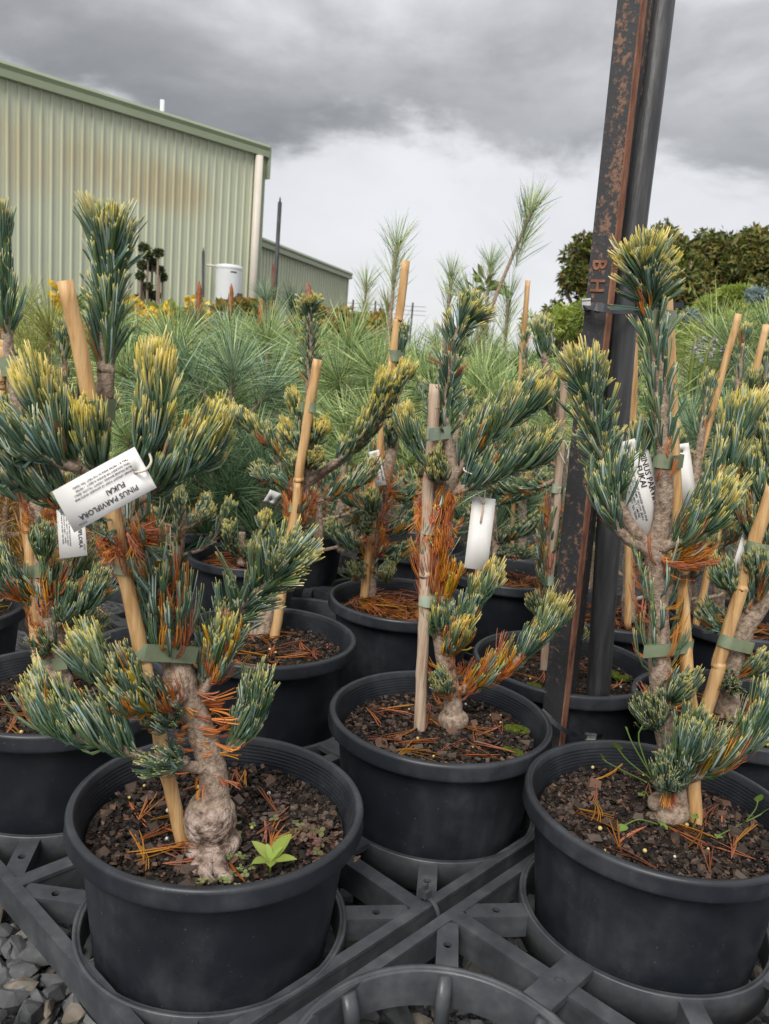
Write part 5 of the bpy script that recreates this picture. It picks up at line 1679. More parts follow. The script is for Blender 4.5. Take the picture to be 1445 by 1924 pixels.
def tape(st, p1, r1, p2, r2, h=0.011, tail=0.018, end=2, pale=False, tailang=0.0, front=0.0):
    """loop of tie tape round a stake and a stem; p: (x, y, Y)"""
    a, b = at(*p1), at(*p2)
    d = b - a
    d = d - UP * (d @ UP) * 0.0
    ln = np.linalg.norm(d)
    d = nrm(d)
    ax = nrm(UP - d * (UP @ d))
    n = np.cross(ax, d)
    if n @ CF > 0:
        n = -n          # n faces the camera
    th1 = np.linspace(np.pi / 2, 3 * np.pi / 2, 10)
    th2 = np.linspace(-np.pi / 2, np.pi / 2, 10)
    r1, r2 = r1 + 0.0008, r2 + 0.0008
    L = [a + d * (r1 * math.cos(q)) + n * (r1 * math.sin(q)) for q in th1] + [b + d * (r2 * math.cos(q)) + n * (r2 * math.sin(q)) for q in th2]
    L.append(L[0])
    m = MB()

    def band(P, hh=h):
        P = np.array(P)
        V = np.stack([P - ax * hh / 2, P + ax * hh / 2], 1).reshape(-1, 3)
        i = np.arange(len(P) - 1) * 2
        m.add(V, np.stack([i, i + 1, i + 3, i + 2], -1))
    band(L)
    if tail:
        if end == 2:
            s0 = b + n * r2
            e = nrm(d + n * 0.15 + ax * tailang)
        else:
            s0 = a + n * r1
            e = nrm(-d + n * 0.15 + ax * tailang)
        band([s0 + n * 0.0006 - e * 0.004, s0 + n * 0.0012, s0 + e * tail * 0.5 + n * 0.0016, s0 + e * tail + n * 0.0026], h * 0.99)
        band([s0 - n * 0.0006 + n * 0.0002, s0 + e * tail * 0.92 - n * 0.0004], h * 0.99)
    return m.build('tie_tape', TAPE_PALE if pale else TAPE, st, smooth=False)


SA, a0, a1 = stake('long bamboo stake leaning left through the front left pine', (330, 1520, YA - 0.005), (122, 527, YA - 0.06), 0.0058, nodes=(0.42,), seed=1, zb=SOILZ - 0.03)


def on_line(p, q, y):
    """photo x and depth of the stake at photo row y"""
    best = None
    for f in np.linspace(-0.2, 1.2, 400):
        w = p + (q - p) * f - CAM
        z = w @ CF
        yy = PH / 2 - FPX * (w @ CU) / z
        if best is None or abs(yy - y) < best[0]:
            best = (abs(yy - y), PW / 2 + FPX * (w @ CR) / z, w[1])
    return best[1], y, best[2]


tape(SA, on_line(a0, a1, 770), 0.006, (197, 768, YA - 0.03), 0.0065, 0.0150, 0.026, 1)
tape(SA, on_line(a0, a1, 1062), 0.006, (258, 1062, YA - 0.018), 0.0105, 0.0135, 0.0)
tape(SA, on_line(a0, a1, 1222), 0.006, (318, 1222, YA - 0.004), 0.0095, 0.0135, 0.016, 2)
SCk, c0, c1 = stake('grey weathered stake standing left of the centre pine', (791, 1352, YC - 0.012), (818, 722, YC - 0.012), 0.0066, BAMBOO_GREY, nodes=(0.5,), seed=2, zb=SOILZ - 0.03)
tape(SCk, on_line(c0, c1, 813), 0.007, (840, 811, YC), 0.0055, 0.0135, 0.016, 1, True)
tape(SCk, on_line(c0, c1, 993), 0.007, (820, 992, YC), 0.0085, 0.0125, 0.012, 2, True)
tape(SCk, on_line(c0, c1, 1128), 0.007, (818, 1127, YC), 0.0085, 0.0130, 0.014, 2, True)
SR, r0, r1 = stake('golden bamboo stake tied behind the front right pine', (1306, 1553, YR - 0.006), (1252, 560, YR + 0.03), 0.0062, nodes=(0.52, 0.78), seed=3, zb=SOILZ - 0.03)
tape(SR, on_line(r0, r1, 600), 0.0065, (1226, 600, YR), 0.005, 0.0160, 0.010, 2)
tape(SR, on_line(r0, r1, 865), 0.0065, (1247, 866, YR), 0.008, 0.0120, 0.008, 2)
tape(SR, on_line(r0, r1, 1211), 0.0065, (1239, 1213, YR), 0.0105, 0.0115, 0.028, 2, tailang=0.05)
SM, m0, m1 = stake('leaning bamboo stake tied to the cone topped pine', (515, 1205, YM - 0.02), (597, 675, YM - 0.02), 0.0070, nodes=(0.62,), seed=4, zb=SOILZ - 0.03)
tape(SM, on_line(m0, m1, 765), 0.0072, (578, 765, YM), 0.0065, 0.014, 0.012, 2)
tape(SM, on_line(m0, m1, 955), 0.0072, (566, 957, YM), 0.0105, 0.013, 0.012, 1)
SB, b0, b1 = stake('tall bamboo stake whose top rises above the pine field', (682, 1135, YB - 0.015), (763, 490, YB - 0.005), 0.0072, nodes=(0.3, 0.6, 0.85), seed=5, zb=SOILZ - 0.03)
tape(SB, on_line(b0, b1, 668), 0.0072, (752, 668, YB), 0.0055, 0.018, 0.0, pale=False)
SP, p0_, p1_ = stake('pale stake close to the left side of the steel post', (1022, 1240, YP - 0.01), (1066, 648, YP - 0.01), 0.0052, BAMBOO_GREY, nodes=(0.6,), seed=6, zb=SOILZ - 0.03)
tape(SP, on_line(p0_, p1_, 815), 0.0054, (1050, 815, YP), 0.0062, 0.0135, 0.008, 1)
tape(SP, on_line(p0_, p1_, 918), 0.0054, (1048, 918, YP), 0.0085, 0.0125, 0.022, 1, True)
tape(SP, on_line(p0_, p1_, 1092), 0.0054, (1031, 1092, YP), 0.0085, 0.0125, 0.006, 2, True)
SQ, q0_, q1_ = stake('thick bamboo stake leaning right across the right edge', (1322, 1345, YQ - 0.02), (1452, 915, YQ - 0.02), 0.0085, nodes=(0.32, 0.62), seed=7, zb=SOILZ - 0.03)
tape(SQ, on_line(q0_, q1_, 1205), 0.0088, (1395, 1212, YQ), 0.0125, 0.0150, 0.0)
tape(SQ, on_line(q0_, q1_, 1030), 0.0088, (1450, 1036, YQ), 0.009, 0.0150, 0.0)
SL, l0_, l1_ = stake('bamboo stake tied to the pine at the left edge', (80, 1300, YL - 0.01), (40, 880, YL + 0.01), 0.0062, nodes=(0.5,), seed=8, zb=SOILZ - 0.03)
tape(SL, on_line(l0_, l1_, 1248), 0.0064, (104, 1240, YL), 0.0125, 0.015, 0.010, 2)
tape(SL, on_line(l0_, l1_, 1072), 0.0064, (78, 1070, YL), 0.0085, 0.014, 0.010, 2)
stA, _, _ = stake('short stake end beside the left edge leader', (0, 760, YL), (8, 640, YL), 0.0058, seed=9)
tape(stA, (2, 690, YL), 0.006, (22, 688, YL), 0.0065, 0.020, 0.016, 2)
for k, (lb, b, t, r, z) in enumerate([
        ('thin stake rising left of the steel post above the centre pine', (975, 800, 1.85), (992, 527, 1.85), 0.0060, SOILZ),
        ('bamboo stake leaning right near the right edge', (1340, 760, 1.40), (1388, 590, 1.40), 0.0060, SOILZ),
        ('bamboo stake at the right edge leaning over the pines', (1405, 760, 1.36), (1440, 610, 1.36), 0.0062, SOILZ),
        ('golden stake seen in shade under the right hand pines', (1180, 1180, 1.32), (1196, 560, 1.32), 0.006, SOILZ),
        ('pale stake end at the left in the pine field', (432, 700, 3.4), (434, 588, 3.4), 0.010, 0.02),
        ('stake in shade behind the blank white tag', (905, 1040, 1.52), (920, 960, 1.52), 0.0075, SOILZ),
]):
    stake(lb, b, t, r, nodes=(0.55,), seed=20 + k, zb=z)

BLURB = ['DWARF UPRIGHT FORM OF JAPANESE WHITE PINE', 'BLUE FOLIAGE BANDED CREAMY YELLOW. BEAU-', 'TIFUL ROCKERY OR BONSAI SUBJECT. 1 METRE', 'TALL X 1 METRE WIDE IN THE FIRST TEN YEARS.']


def plant_tag(label, x, y, Y, rot, w, h, tilt=(0, 0), text=True, hole=True, slot=False, hang=None, parts=True):
    """white card; rot = direction of the writing in the picture (degrees, counter-clockwise)"""
    c = at(x, y, Y)
    th = math.radians(rot)
    ex = math.cos(th) * CR + math.sin(th) * CU
    ey = -math.sin(th) * CR + math.cos(th) * CU
    nn = -CF
    a, b = math.radians(tilt[0]), math.radians(tilt[1])
    ex, nn = ex * math.cos(a) + nn * math.sin(a), nn * math.cos(a) - ex * math.sin(a)
    ey, nn = ey * math.cos(b) + nn * math.sin(b), nn * math.cos(b) - ey * math.sin(b)
    o = empty('plant_tag', c, label, 'tag', 'white plant tags')
    # card with a punched hole near the writing's left end
    hx, rh = -w / 2 + 0.007, 0.0016
    k = 20
    q = np.linspace(0, 2 * np.pi, 16, endpoint=False) + 0.01
    q = np.sort(np.r_[q, [math.atan2(cy, cx - hx) % (2 * np.pi) for cx, cy in ((-w / 2, -h / 2), (w / 2, -h / 2), (w / 2, h / 2), (-w / 2, h / 2))]])
    inn = np.c_[hx + rh * np.cos(q), rh * np.sin(q)]
    dirs = np.c_[np.cos(q), np.sin(q)]
    tx = np.where(dirs[:, 0] > 0, (w / 2 - hx), (hx + w / 2)) / np.maximum(np.abs(dirs[:, 0]), 1e-6)
    ty = (h / 2) / np.maximum(np.abs(dirs[:, 1]), 1e-6)
    tt = np.minimum(tx, ty)[:, None]
    out = np.c_[hx, 0] + dirs * tt
    P2 = np.vstack([inn, out])
    bow = 0.0007 * (1 - (P2[:, 0] / (w / 2)) ** 2)
    f3 = lambda dz: c + np.outer(P2[:, 0], ex) + np.outer(P2[:, 1], ey) + np.outer(bow + dz, nn)
    V = np.vstack([f3(0.0), f3(-0.0006)])
    i = np.arange(k)
    j = (i + 1) % k
    n = 2 * k
    F = np.vstack([np.stack([i, i + k, j + k, j], -1), np.stack([i + n, j + n, j + k + n, i + k + n], -1), np.stack([i + k, i + k + n, j + k + n, j + k], -1), np.stack([i, j, j + n, i + n], -1)])
    mesh_obj('card', V, F, CARD, o)

    def write(s, size, px, py, nm='lettering', bold=0.0):
        Vt, Ft = text_data(s, size, bold)
        if len(Vt) == 0:
            return
        z = 0.0007 * (1 - ((Vt[:, 0] + px) / (w / 2)) ** 2) + 0.00025
        W_ = c + np.outer(Vt[:, 0] + px, ex) + np.outer(Vt[:, 1] + py, ey) + np.outer(z, nn)
        mesh_obj(nm, W_, Ft, INK, o)
    if text:
        kx = w / 0.066
        write('PINUS PARVIFLORA', 0.0054 * kx, -w / 2 + 0.011 * kx, h * 0.24, bold=0.00010)
        write('FUKAI', 0.0054 * kx, -w / 2 + 0.018 * kx, h * 0.045, bold=0.00010)
        for r_, s in enumerate(BLURB):
            write(s, 0.00205 * kx, -w / 2 + 0.008 * kx, -h * (0.10 + 0.085 * r_), bold=0.00003)
        write('A3233', 0.0024 * kx, w / 2 - 0.012 * kx, h * 0.40)
    if slot:
        P = [c + ex * (hx + 0.002) + nn * 0.001, c + ex * (hx + 0.009) - ey * 0.0004 + nn * 0.0022, c + ex * (hx + 0.021) - ey * 0.001 + nn * 0.0022]
        V, F = tube(spline(np.array(P), 0.002), 0.0011, 8)
        mesh_obj('cord_tail', V, F, BAMBOO_GREY, o, smooth=True)
        P = [c + ex * (hx - 0.001) + nn * 0.0012, c + ex * (-w / 2 - 0.002) + nn * 0.0015, c + ex * (-w / 2 - 0.008)]
        V, F = tube(spline(np.array(P), 0.002), 0.0007, 6)
        mesh_obj('cord', V, F, STRING, o, smooth=True)
    if hang:
        P = [c + ex * hx + nn * 0.0018] + [at(*q) for q in hang]
        V, F = tube(spline(np.array(P), 0.003), 0.0009, 6)
        mesh_obj('cord', V, F, STRING, o, smooth=True)
    return o


plant_tag('printed white tag hanging across the front left pine', 196, 920, YA - 0.095, 180 + 28.5, 0.0605, 0.0300, (0, 0), hang=[(272, 884, YA - 0.098), (284, 868, YA - 0.06), (280, 850, YA - 0.035)])
plant_tag('printed white tag hanging lengthwise behind the front left pine at the left', 134, 985, YL - 0.01, -83, 0.072, 0.0300, (8, 0))
plant_tag('blank white tag hanging from the right branch of the centre pine', 902, 1002, YC - 0.005, -97.5, 0.079, 0.0255, (6, 0), text=False, slot=True, hang=[(893, 918, YC - .01), (885, 893, YC - .012)])
plant_tag('small printed white tag behind the centre pine on the tall stake', 709, 880, YB - 0.03, -78, 0.058, 0.0185, (0, 20))
plant_tag('printed white tag tucked behind the branches of the front right pine', 1203, 918, YR + 0.010, -74, 0.090, 0.0320, (0, 6))
plant_tag('white tag edge showing right of the golden bamboo stake', 1287, 893, YR + 0.05, -82, 0.060, 0.0150, (0, 10), text=False)
plant_tag('white tag seen edge on against the leaning bamboo at right', 1394, 1035, YQ + 0.005, -107, 0.060, 0.0110, (0, 0), text=False)
plant_tag('crumpled white tag in the shade left of the leaning bamboo', 512, 935, YM + 0.25, 55, 0.026, 0.022, (25, 30), text=False)


def string_loops():
    o = empty('string_loop', at(880, 888, YC - 0.012), 'loop of white string round the right branch of the centre pine', 'string')
    c = at(884, 886, YC - 0.010)
    d = nrm(at(930, 812, YC - .02) - at(888, 852, YC - .01))
    a = nrm(np.cross(d, UP))
    b = np.cross(d, a)
    th = np.linspace(0, 2 * np.pi, 30)
    P = c + np.outer(np.cos(th), a) * 0.009 + np.outer(np.sin(th), b) * 0.0075 + np.outer(np.sin(th * 2), d) * 0.002
    V, F = tube(P, 0.0009, 6, cap=False)
    mesh_obj('loop', V, F, STRING, o, smooth=True)
    o2 = empty('string_loop', at(1052, 840, YP - 0.02), 'knotted pale string on the pine left of the steel post', 'string')
    for pts in ([(1040, 826), (1052, 832), (1060, 828), (1068, 845), (1066, 865)], [(1042, 828), (1045, 838), (1052, 833)], [(1050, 834), (1052, 850), (1062, 872)]):
        V, F = tube(spline(np.array([at(x, y, YP - 0.025) for x, y in pts]), 0.003), 0.0009, 6)
        mesh_obj('strand', V, F, STRING, o2, smooth=True)


string_loops()


# ------------------------------------------------------------------ weeds and moss in the pots
def leaf_part(parent, name, b, d, ln, wd, col, lift=0.3, cup=0.2, nx=6):
    """a soft oval leaf: base b, direction d"""
    d = nrm(d)
    s = nrm(np.cross(d, UP))
    n = np.cross(s, d)
    V, C = [], []
    for i in range(nx + 1):
        t = i / nx
        w = wd * 0.5 * (math.sin(math.pi * min(1, t ** 0.75 * 0.96 + 0.04)) ** 0.8)
        p = b + d * ln * t + UP * ln * (lift * t - 0.55 * lift * t * t)
        for k in (-1, 0, 1):
            V.append(p + s * w * k + n * (cup * w * abs(k)))
            C.append(np.array(col) * (1.12 if k == 0 else 1.0))
    F = []
    for i in range(nx):
        for k in range(2):
            a = i * 3 + k
            F.append((a, a + 1, a + 4, a + 3))
    return mesh_obj(name, np.array(V), np.array(F), LEAF, parent, np.array(C), True)


def seedling():
    c = on_z(508, 1632, SOILZ + 0.003)
    o = empty('seedling', c, 'bright green seedling with oval leaves in the front left pot', 'seedling')
    V, F = tube(np.array([c - UP * 0.004, c + UP * 0.008]), 0.0012, 6)
    mesh_obj('stem', V, F, LEAF, o, np.tile((0.2, 0.3, 0.05), (len(V), 1)))
    for (ax, ay, ln, wd, col, lift) in ((0.55, 0.8, 0.028, 0.013, (0.21, 0.27, 0.05), 0.9), (-0.75, 0.55, 0.026, 0.011, (0.26, 0.31, 0.07), 0.5), (-0.75, -0.75, 0.022, 0.012, (0.22, 0.28, 0.055), 0.35), (1.0, -0.15, 0.025, 0.012, (0.24, 0.30, 0.06), 0.3), (0.1, -1.0, 0.018, 0.010, (0.20, 0.26, 0.05), 0.4), (0.3, 0.2, 0.013, 0.006, (0.25, 0.34, 0.07), 1.2), (-0.2, 0.3, 0.012, 0.006, (0.25, 0.34, 0.07), 1.4)):
        leaf_part(o, 'leaf', c + UP * 0.007, np.array([ax, ay, 0.1]), ln * 0.86, wd * 0.95, col, lift)


seedling()


def creeping_weed(label, spots, seed, col, size=(0.003, 0.005), name='clover_patch', n=60, spread=0.014, z=0.006):
    rng = np.random.default_rng(seed)
    o = empty(name, on_z(*spots[0], SOILZ), label, 'weed')
    mb = MB()
    for k in range(n):
        x, y = spots[rng.integers(0, len(spots))]
        c = on_z(x, y, SOILZ + z) + rng.normal(0, 1, 3) * np.array([spread, spread, 0.0015])
        s = rng.uniform(*size)
        cc = np.array(col[rng.integers(0, len(col))]) * rng.uniform(0.7, 1.2)
        a0 = rng.uniform(0, 6.28)
        nn = nrm(np.array([rng.normal(0, 0.35), rng.normal(0, 0.35), 1]))
        e1 = nrm(np.cross(nn, [1, 0.2, 0]))
        e2 = np.cross(nn, e1)
        for q in range(3):
            a = a0 + q * 2.09
            m = c + (e1 * math.cos(a) + e2 * math.sin(a)) * s * 0.62
            th = np.linspace(0, 2 * np.pi, 7, endpoint=False)
            V = np.vstack([m[None], m + np.outer(np.cos(th), e1) * s * 0.55 + np.outer(np.sin(th), e2) * s * 0.55 + nn * 0.0004])
            mb.add(V, np.array([(0, 1 + i, 1 + (i + 1) % 7) for i in range(7)]), cc)
    tag(mb.build('leaves', LEAF, o), kind='stuff')
    return o


creeping_weed('low brown clover creeping by the right rim of the front left pot', [(580, 1560), (600, 1568), (620, 1580), (565, 1545), (605, 1590)], 1, [(0.14, 0.085, 0.06), (0.10, 0.07, 0.045), (0.16, 0.15, 0.06), (0.12, 0.05, 0.04)], n=46)
creeping_weed('thin grey green creeper tangled round the roots in the front left pot', [(440, 1560), (430, 1600), (445, 1620), (425, 1640), (360, 1560), (380, 1580), (410, 1650)], 2, [(0.15, 0.2, 0.06), (0.2, 0.23, 0.09)], (0.0022, 0.0036), 'creeper', 60, 0.009)


def bittercress(label, base, stems, seed):
    rng = np.random.default_rng(seed)
    b = on_z(*base, SOILZ)
    o = empty('bittercress', b, label, 'weed')
    for pts, r in stems:
        P = [at(x, y, Yv) for x, y, Yv in pts]
        S = spline(np.array(P), 0.004)
        V, F = tube(S, 0.0007, 5)
        mesh_obj('stalk', V, F, LEAF, o, np.tile((0.14, 0.22, 0.05), (len(V), 1)))
        leaf_part(o, 'leaf', S[-1] - nrm(S[-1] - S[-3]) * 0.002, nrm(S[-1] - S[-3]) + np.array([0, -0.5, 0.1]), r * 1.25, r, (0.16, 0.25, 0.05), 0.1, 0.1)
    return o


Y1 = soilY(1290, 1555)
bittercress('round leaved weed climbing at the left inside rim of the front right pot', (1210, 1470), [([(1225, 1465, YR - .03), (1180, 1430, YR - .04), (1160, 1405, YR - .045)], 0.011), ([(1215, 1470, YR - .03), (1140, 1432, YR + .05), (1132, 1421, YR + .05)], 0.006), ([(1225, 1465, YR - .03), (1200, 1390, YR - .03), (1208, 1362, YR - .03)], 0.003), ([(1225, 1460, YR - .03), (1190, 1400, YR - .035), (1176, 1366, YR - .035)], 0.003)], 1)
bittercress('round leaved weed at the foot of the front right pine', (1240, 1555), [([(1240, 1550, soilY(1240, 1552)), (1200, 1540, soilY(1200, 1556)), (1172, 1552, soilY(1172, 1560))], 0.010), ([(1240, 1550, soilY(1240, 1552)), (1215, 1490, soilY(1215, 1510)), (1205, 1492, soilY(1205, 1512))], 0.007), ([(1250, 1550, soilY(1240, 1552)), (1240, 1545, soilY(1240, 1556)), (1245, 1550, soilY(1240, 1558))], 0.007), ([(1300, 1560, soilY(1300, 1562)), (1310, 1530, soilY(1300, 1566)), (1305, 1533, soilY(1300, 1566) - 0.003)], 0.008)], 2)
bittercress('round leaved weed by the right inner wall of the front right pot', (1400, 1545), [([(1400, 1545, soilY(1400, 1545)), (1420, 1520, soilY(1400, 1545)), (1424, 1503, soilY(1400, 1545))], 0.009), ([(1400, 1545, soilY(1400, 1545)), (1430, 1530, soilY(1400, 1540)), (1434, 1526, soilY(1400, 1540))], 0.008), ([(1400, 1545, soilY(1400, 1545)), (1360, 1565, soilY(1360, 1572)), (1350, 1570, soilY(1350, 1578))], 0.008)], 3)
for (x, y, r, lb, sd) in ((975, 1373, 0.011, 'larger moss cushion at the right of the centre pot', 1), (972, 1415, 0.007, 'smaller moss cushion near the front rim of the centre pot', 2), (1010, 1290, 0.009, 'moss cushion in the pot behind the steel post', 3), (1150, 1268, 0.010, 'moss cushion seen just right of the black pipe', 4)):
    c = on_z(x, y, SOILZ + 0.001)
    mo = empty('moss_cushion', c, lb, 'moss')
    rng = np.random.default_rng(sd)
    for k in range(6):
        lump(mo, 'tuft', c + np.array([rng.normal(0, r * 0.6), rng.normal(0, r * 0.5), 0]), r * rng.uniform(0.5, 0.8), sd * 10 + k, MOSS, (1, 1, 0.5), 0.25)


# ------------------------------------------------------------------ rows of other pines behind
SOFT = np.array([(0.36, 0.48, 0.18), (0.20, 0.32, 0.11), (0.48, 0.58, 0.27), (0.52, 0.60, 0.23), (0.07, 0.13, 0.05)])
BLUEISH = np.array([(0.28, 0.41, 0.24), (0.14, 0.24, 0.13), (0.42, 0.54, 0.34), (0.07, 0.13, 0.07)])
YELLOWISH = np.array([(0.34, 0.36, 0.10), (0.40, 0.40, 0.14), (0.28, 0.33, 0.09)])
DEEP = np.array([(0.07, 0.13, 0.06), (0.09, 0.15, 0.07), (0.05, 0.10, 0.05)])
BRIGHT = np.array([(0.28, 0.37, 0.06), (0.36, 0.43, 0.08), (0.20, 0.30, 0.06), (0.42, 0.45, 0.11)])
SPRUCE = np.array([(0.26, 0.33, 0.32), (0.20, 0.28, 0.27), (0.32, 0.38, 0.36)])


def tuft_mesh(rng, p, d, n, L, W, cols, wide=75, droop=0.22, segs=3, along=0.33):
    d = nrm(d)
    a = nrm(np.cross(d, [0.3, 0.9, 0.2]))
    b = np.cross(d, a)
    ph = rng.uniform(0, 6.28, n)
    al = np.radians(wide * rng.uniform(0.03, 1, n) ** 0.65)
    D = nrm(d * np.cos(al)[:, None] + (a * np.cos(ph)[:, None] + b * np.sin(ph)[:, None]) * np.sin(al)[:, None])
    base = p - d * (rng.uniform(0, 1, n) ** 1.5 * L * along)[:, None]
    bend = -UP * droop * rng.uniform(0.2, 1.3, (n, 1)) * (al / 1.3)[:, None] + rng.normal(0, 0.05, (n, 3))
    c = cols[rng.integers(0, len(cols), n)] * rng.uniform(0.55, 1.35, (n, 1))
    return ribbon_needles(base, D, bend, L * rng.uniform(0.7, 1.1, n), np.full(n, W), c * 0.8, c * 1.12, segs)


def soft_pine(label, top, seed, cols=SOFT, tufts=8, spread=0.16, n=120, L=0.13, W=0.00125, wide=75, group=None, candles=0, droop=0.22, lean=(0, 0), slender=False, name='soft_pine', z0=0.0, segs=3):
    """long needled young pine whose top is at the point top"""
    rng = np.random.default_rng(seed)
    top = np.array(top, float)
    base = np.array([top[0] - lean[0], top[1] - lean[1], z0])
    H = top[2] - z0
    o = empty(name, base, label, 'pine', group)
    ctr = spline(np.array([base, base * 0.45 + top * 0.55 + [rng.normal(0, 0.01), rng.normal(0, 0.01), 0], top - UP * L * 0.35]), 0.03)
    V, F = tube(ctr, np.linspace(0.012, 0.005, len(ctr)), 7, rough=0.06, seed=seed)
    mesh_obj('trunk', V, F, BARK, o, smooth=True)
    mb = MB()
    for k in range(tufts):
        if k == 0:
            p, d = ctr[-1], nrm(top - ctr[-3])
        else:
            f = rng.uniform(0.25, 0.72) if slender else 0.30 + 0.6 * (k / tufts)
            a = k * 2.4 + rng.uniform(-0.5, 0.5)
            q = ctr[int(f * (len(ctr) - 1))]
            s = spread * rng.uniform(0.5, 1.1) * (1.1 - 0.35 * f)
            d = nrm(np.array([math.cos(a) * 0.75, math.sin(a) * 0.75, 0.9]))
            p = q + np.array([math.cos(a), math.sin(a), 0]) * s + UP * s * 0.75
            S = spline(np.array([q, (q + p) / 2 - UP * 0.02, p]), 0.03)
            V, F = tube(S, np.linspace(0.006, 0.0035, len(S)), 5, seed=k)
            mesh_obj('branch', V, F, BARK, o, smooth=True)
        V, F, C = tuft_mesh(rng, p, d, n, L, W, cols, wide, droop, segs, 1.5 if slender else 0.4)
        mb.add(V, F, C)
        if k < candles:
            S = np.array([p + d * t for t in np.linspace(-0.01, 0.13 + 0.07 * rng.uniform(), 12)])
            V, F = tube(S, np.r_[np.full(9, 0.0095), [0.008, 0.006, 0.0015]], 8, rough=0.2, seed=k)
            mesh_obj('candle', V, F, CANDLE, o, smooth=True)
    tag(mb.build('needles', NEEDLE, o, smooth=True), kind='stuff')
    return o


G1 = 'long needled pines crowded behind the pots'
rngb = np.random.default_rng(321)
SPEC = [  # label, x, ytop, Y, colours, tufts, spread, needles, length
    ('blue green pine mound directly behind the printed tag at left', 330, 612, 2.15, SOFT, 11, 0.20, 190, 0.15),
    ('dense blue green pine between the front left pine and cone topped pine', 440, 655, 1.95, BLUEISH, 10, 0.17, 190, 0.15),
    ('soft green pine just left of the cone topped leader', 505, 600, 2.55, SOFT, 10, 0.18, 170, 0.16),
    ('soft green pine spraying out right of the cone topped leader', 660, 612, 2.45, SOFT, 10, 0.19, 180, 0.17),
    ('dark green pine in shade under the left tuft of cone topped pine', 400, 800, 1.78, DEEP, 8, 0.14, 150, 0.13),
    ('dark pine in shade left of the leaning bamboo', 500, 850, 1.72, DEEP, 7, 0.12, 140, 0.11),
    ('round green pine seen between the centre pine and its right branch', 905, 690, 2.15, SOFT, 11, 0.17, 190, 0.15),
    ('soft pine low behind the grey stake', 790, 680, 2.25, SOFT, 10, 0.17, 170, 0.15),
    ('green pine left of the steel post behind the cone tipped pine', 985, 655, 2.6, SOFT, 10, 0.18, 160, 0.16),
    ('yellow green pine at the left beside the big stake', 95, 575, 2.3, YELLOWISH, 9, 0.13, 190, 0.17),
    ('yellow tinged pine at the left edge behind the leader', 25, 590, 2.6, YELLOWISH, 8, 0.16, 160, 0.15),
    ('grey green pine right of the black pipe', 1350, 600, 2.5, np.vstack([SOFT, YELLOWISH]), 11, 0.20, 180, 0.17),
    ('grey green pine at the right edge behind the last stake', 1460, 590, 2.3, np.vstack([SOFT, BLUEISH]), 10, 0.20, 180, 0.16),
    ('blue green pine low at the right behind the tall pine', 1300, 760, 1.9, BLUEISH, 9, 0.15, 150, 0.13),
    ('soft pine behind the left tall shoot', 215, 588, 2.9, SOFT, 9, 0.2, 150, 0.15),
    ('soft green pine low between the big stake and the cone topped pine', 300, 745, 1.85, SOFT, 9, 0.15, 150, 0.13),
    ('dry golden needled pine at the left edge under the printed tags', 12, 885, 1.32, np.array([(0.5, 0.26, 0.06), (0.42, 0.19, 0.05), (0.56, 0.34, 0.09), (0.25, 0.24, 0.08)]), 9, 0.12, 170, 0.12),
    ('green pine filling the gap left of the grey stake', 700, 745, 1.98, SOFT, 10, 0.15, 160, 0.13),
    ('green pine low behind the right branch of the centre pine', 940, 800, 1.95, BLUEISH, 9, 0.14, 150, 0.12),
    ('green pine showing through the left side of the tall right pine', 1160, 700, 2.1, SOFT, 9, 0.15, 150, 0.14),
]
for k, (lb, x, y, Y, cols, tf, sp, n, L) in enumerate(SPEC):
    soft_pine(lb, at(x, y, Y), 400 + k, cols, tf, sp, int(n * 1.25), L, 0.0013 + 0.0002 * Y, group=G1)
for k, (lb, x, y, Y, lean, cols, tf, n, L) in enumerate([
        ('tall slender pine rising left of the tall stake against the sky', 748, 436, 3.0, (0.03, 0), SOFT, 6, 80, 0.15),
        ('tallest slender pine leaning right against the sky', 1000, 372, 2.9, (0.30, 0), SOFT, 7, 95, 0.15),
        ('slender pine with upright tufts above the centre pine tip', 850, 502, 3.3, (0.02, 0), SOFT, 7, 80, 0.13),
        ('small slender pine beside the far fence', 690, 515, 4.2, (0.02, 0), np.vstack([SOFT, BRIGHT]), 6, 80, 0.15),
        ('slender pine with a fluffy top above the leaning white stake', 925, 480, 3.4, (0.03, 0), SOFT, 6, 80, 0.13),
        ('slender pine tip showing left of the steel post', 958, 540, 3.0, (0.02, 0), SOFT, 6, 80, 0.13),
        ('yellowish slender pine right of the far fence', 730, 560, 4.6, (0.0, 0), np.vstack([SOFT, YELLOWISH]), 6, 80, 0.16),
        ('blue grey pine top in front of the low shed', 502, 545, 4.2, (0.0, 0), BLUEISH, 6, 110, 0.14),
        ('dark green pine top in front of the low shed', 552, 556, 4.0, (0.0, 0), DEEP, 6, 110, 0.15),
        ('pine with red brown candles before the water heater', 372, 592, 3.3, (0.0, 0), BLUEISH, 6, 110, 0.13),
        ('pine with a red brown candle right of the water heater', 432, 605, 3.2, (0.0, 0), BLUEISH, 6, 110, 0.13),
        ('pine with a red brown candle left of the cone topped leader', 487, 620, 3.0, (0.0, 0), SOFT, 6, 110, 0.13)]):
    soft_pine(lb, at(x, y, Y), 500 + k, cols, tf, 0.10 if k < 7 else 0.13, int(n * (2.0 if k < 7 else 1.2)), L * (0.85 if k < 7 else 1), (0.0014 if k < 7 else 0.0014) + 0.0002 * Y, wide=46 if k < 7 else 60, lean=lean, slender=k < 7, candles=3 if 'candle' in lb else 0, droop=0.05, name='slender_pine' if k < 7 else 'soft_pine')
ORD = 'first second third fourth fifth sixth seventh eighth ninth tenth eleventh twelfth thirteenth fourteenth fifteenth sixteenth seventeenth eighteenth nineteenth twentieth'.split()
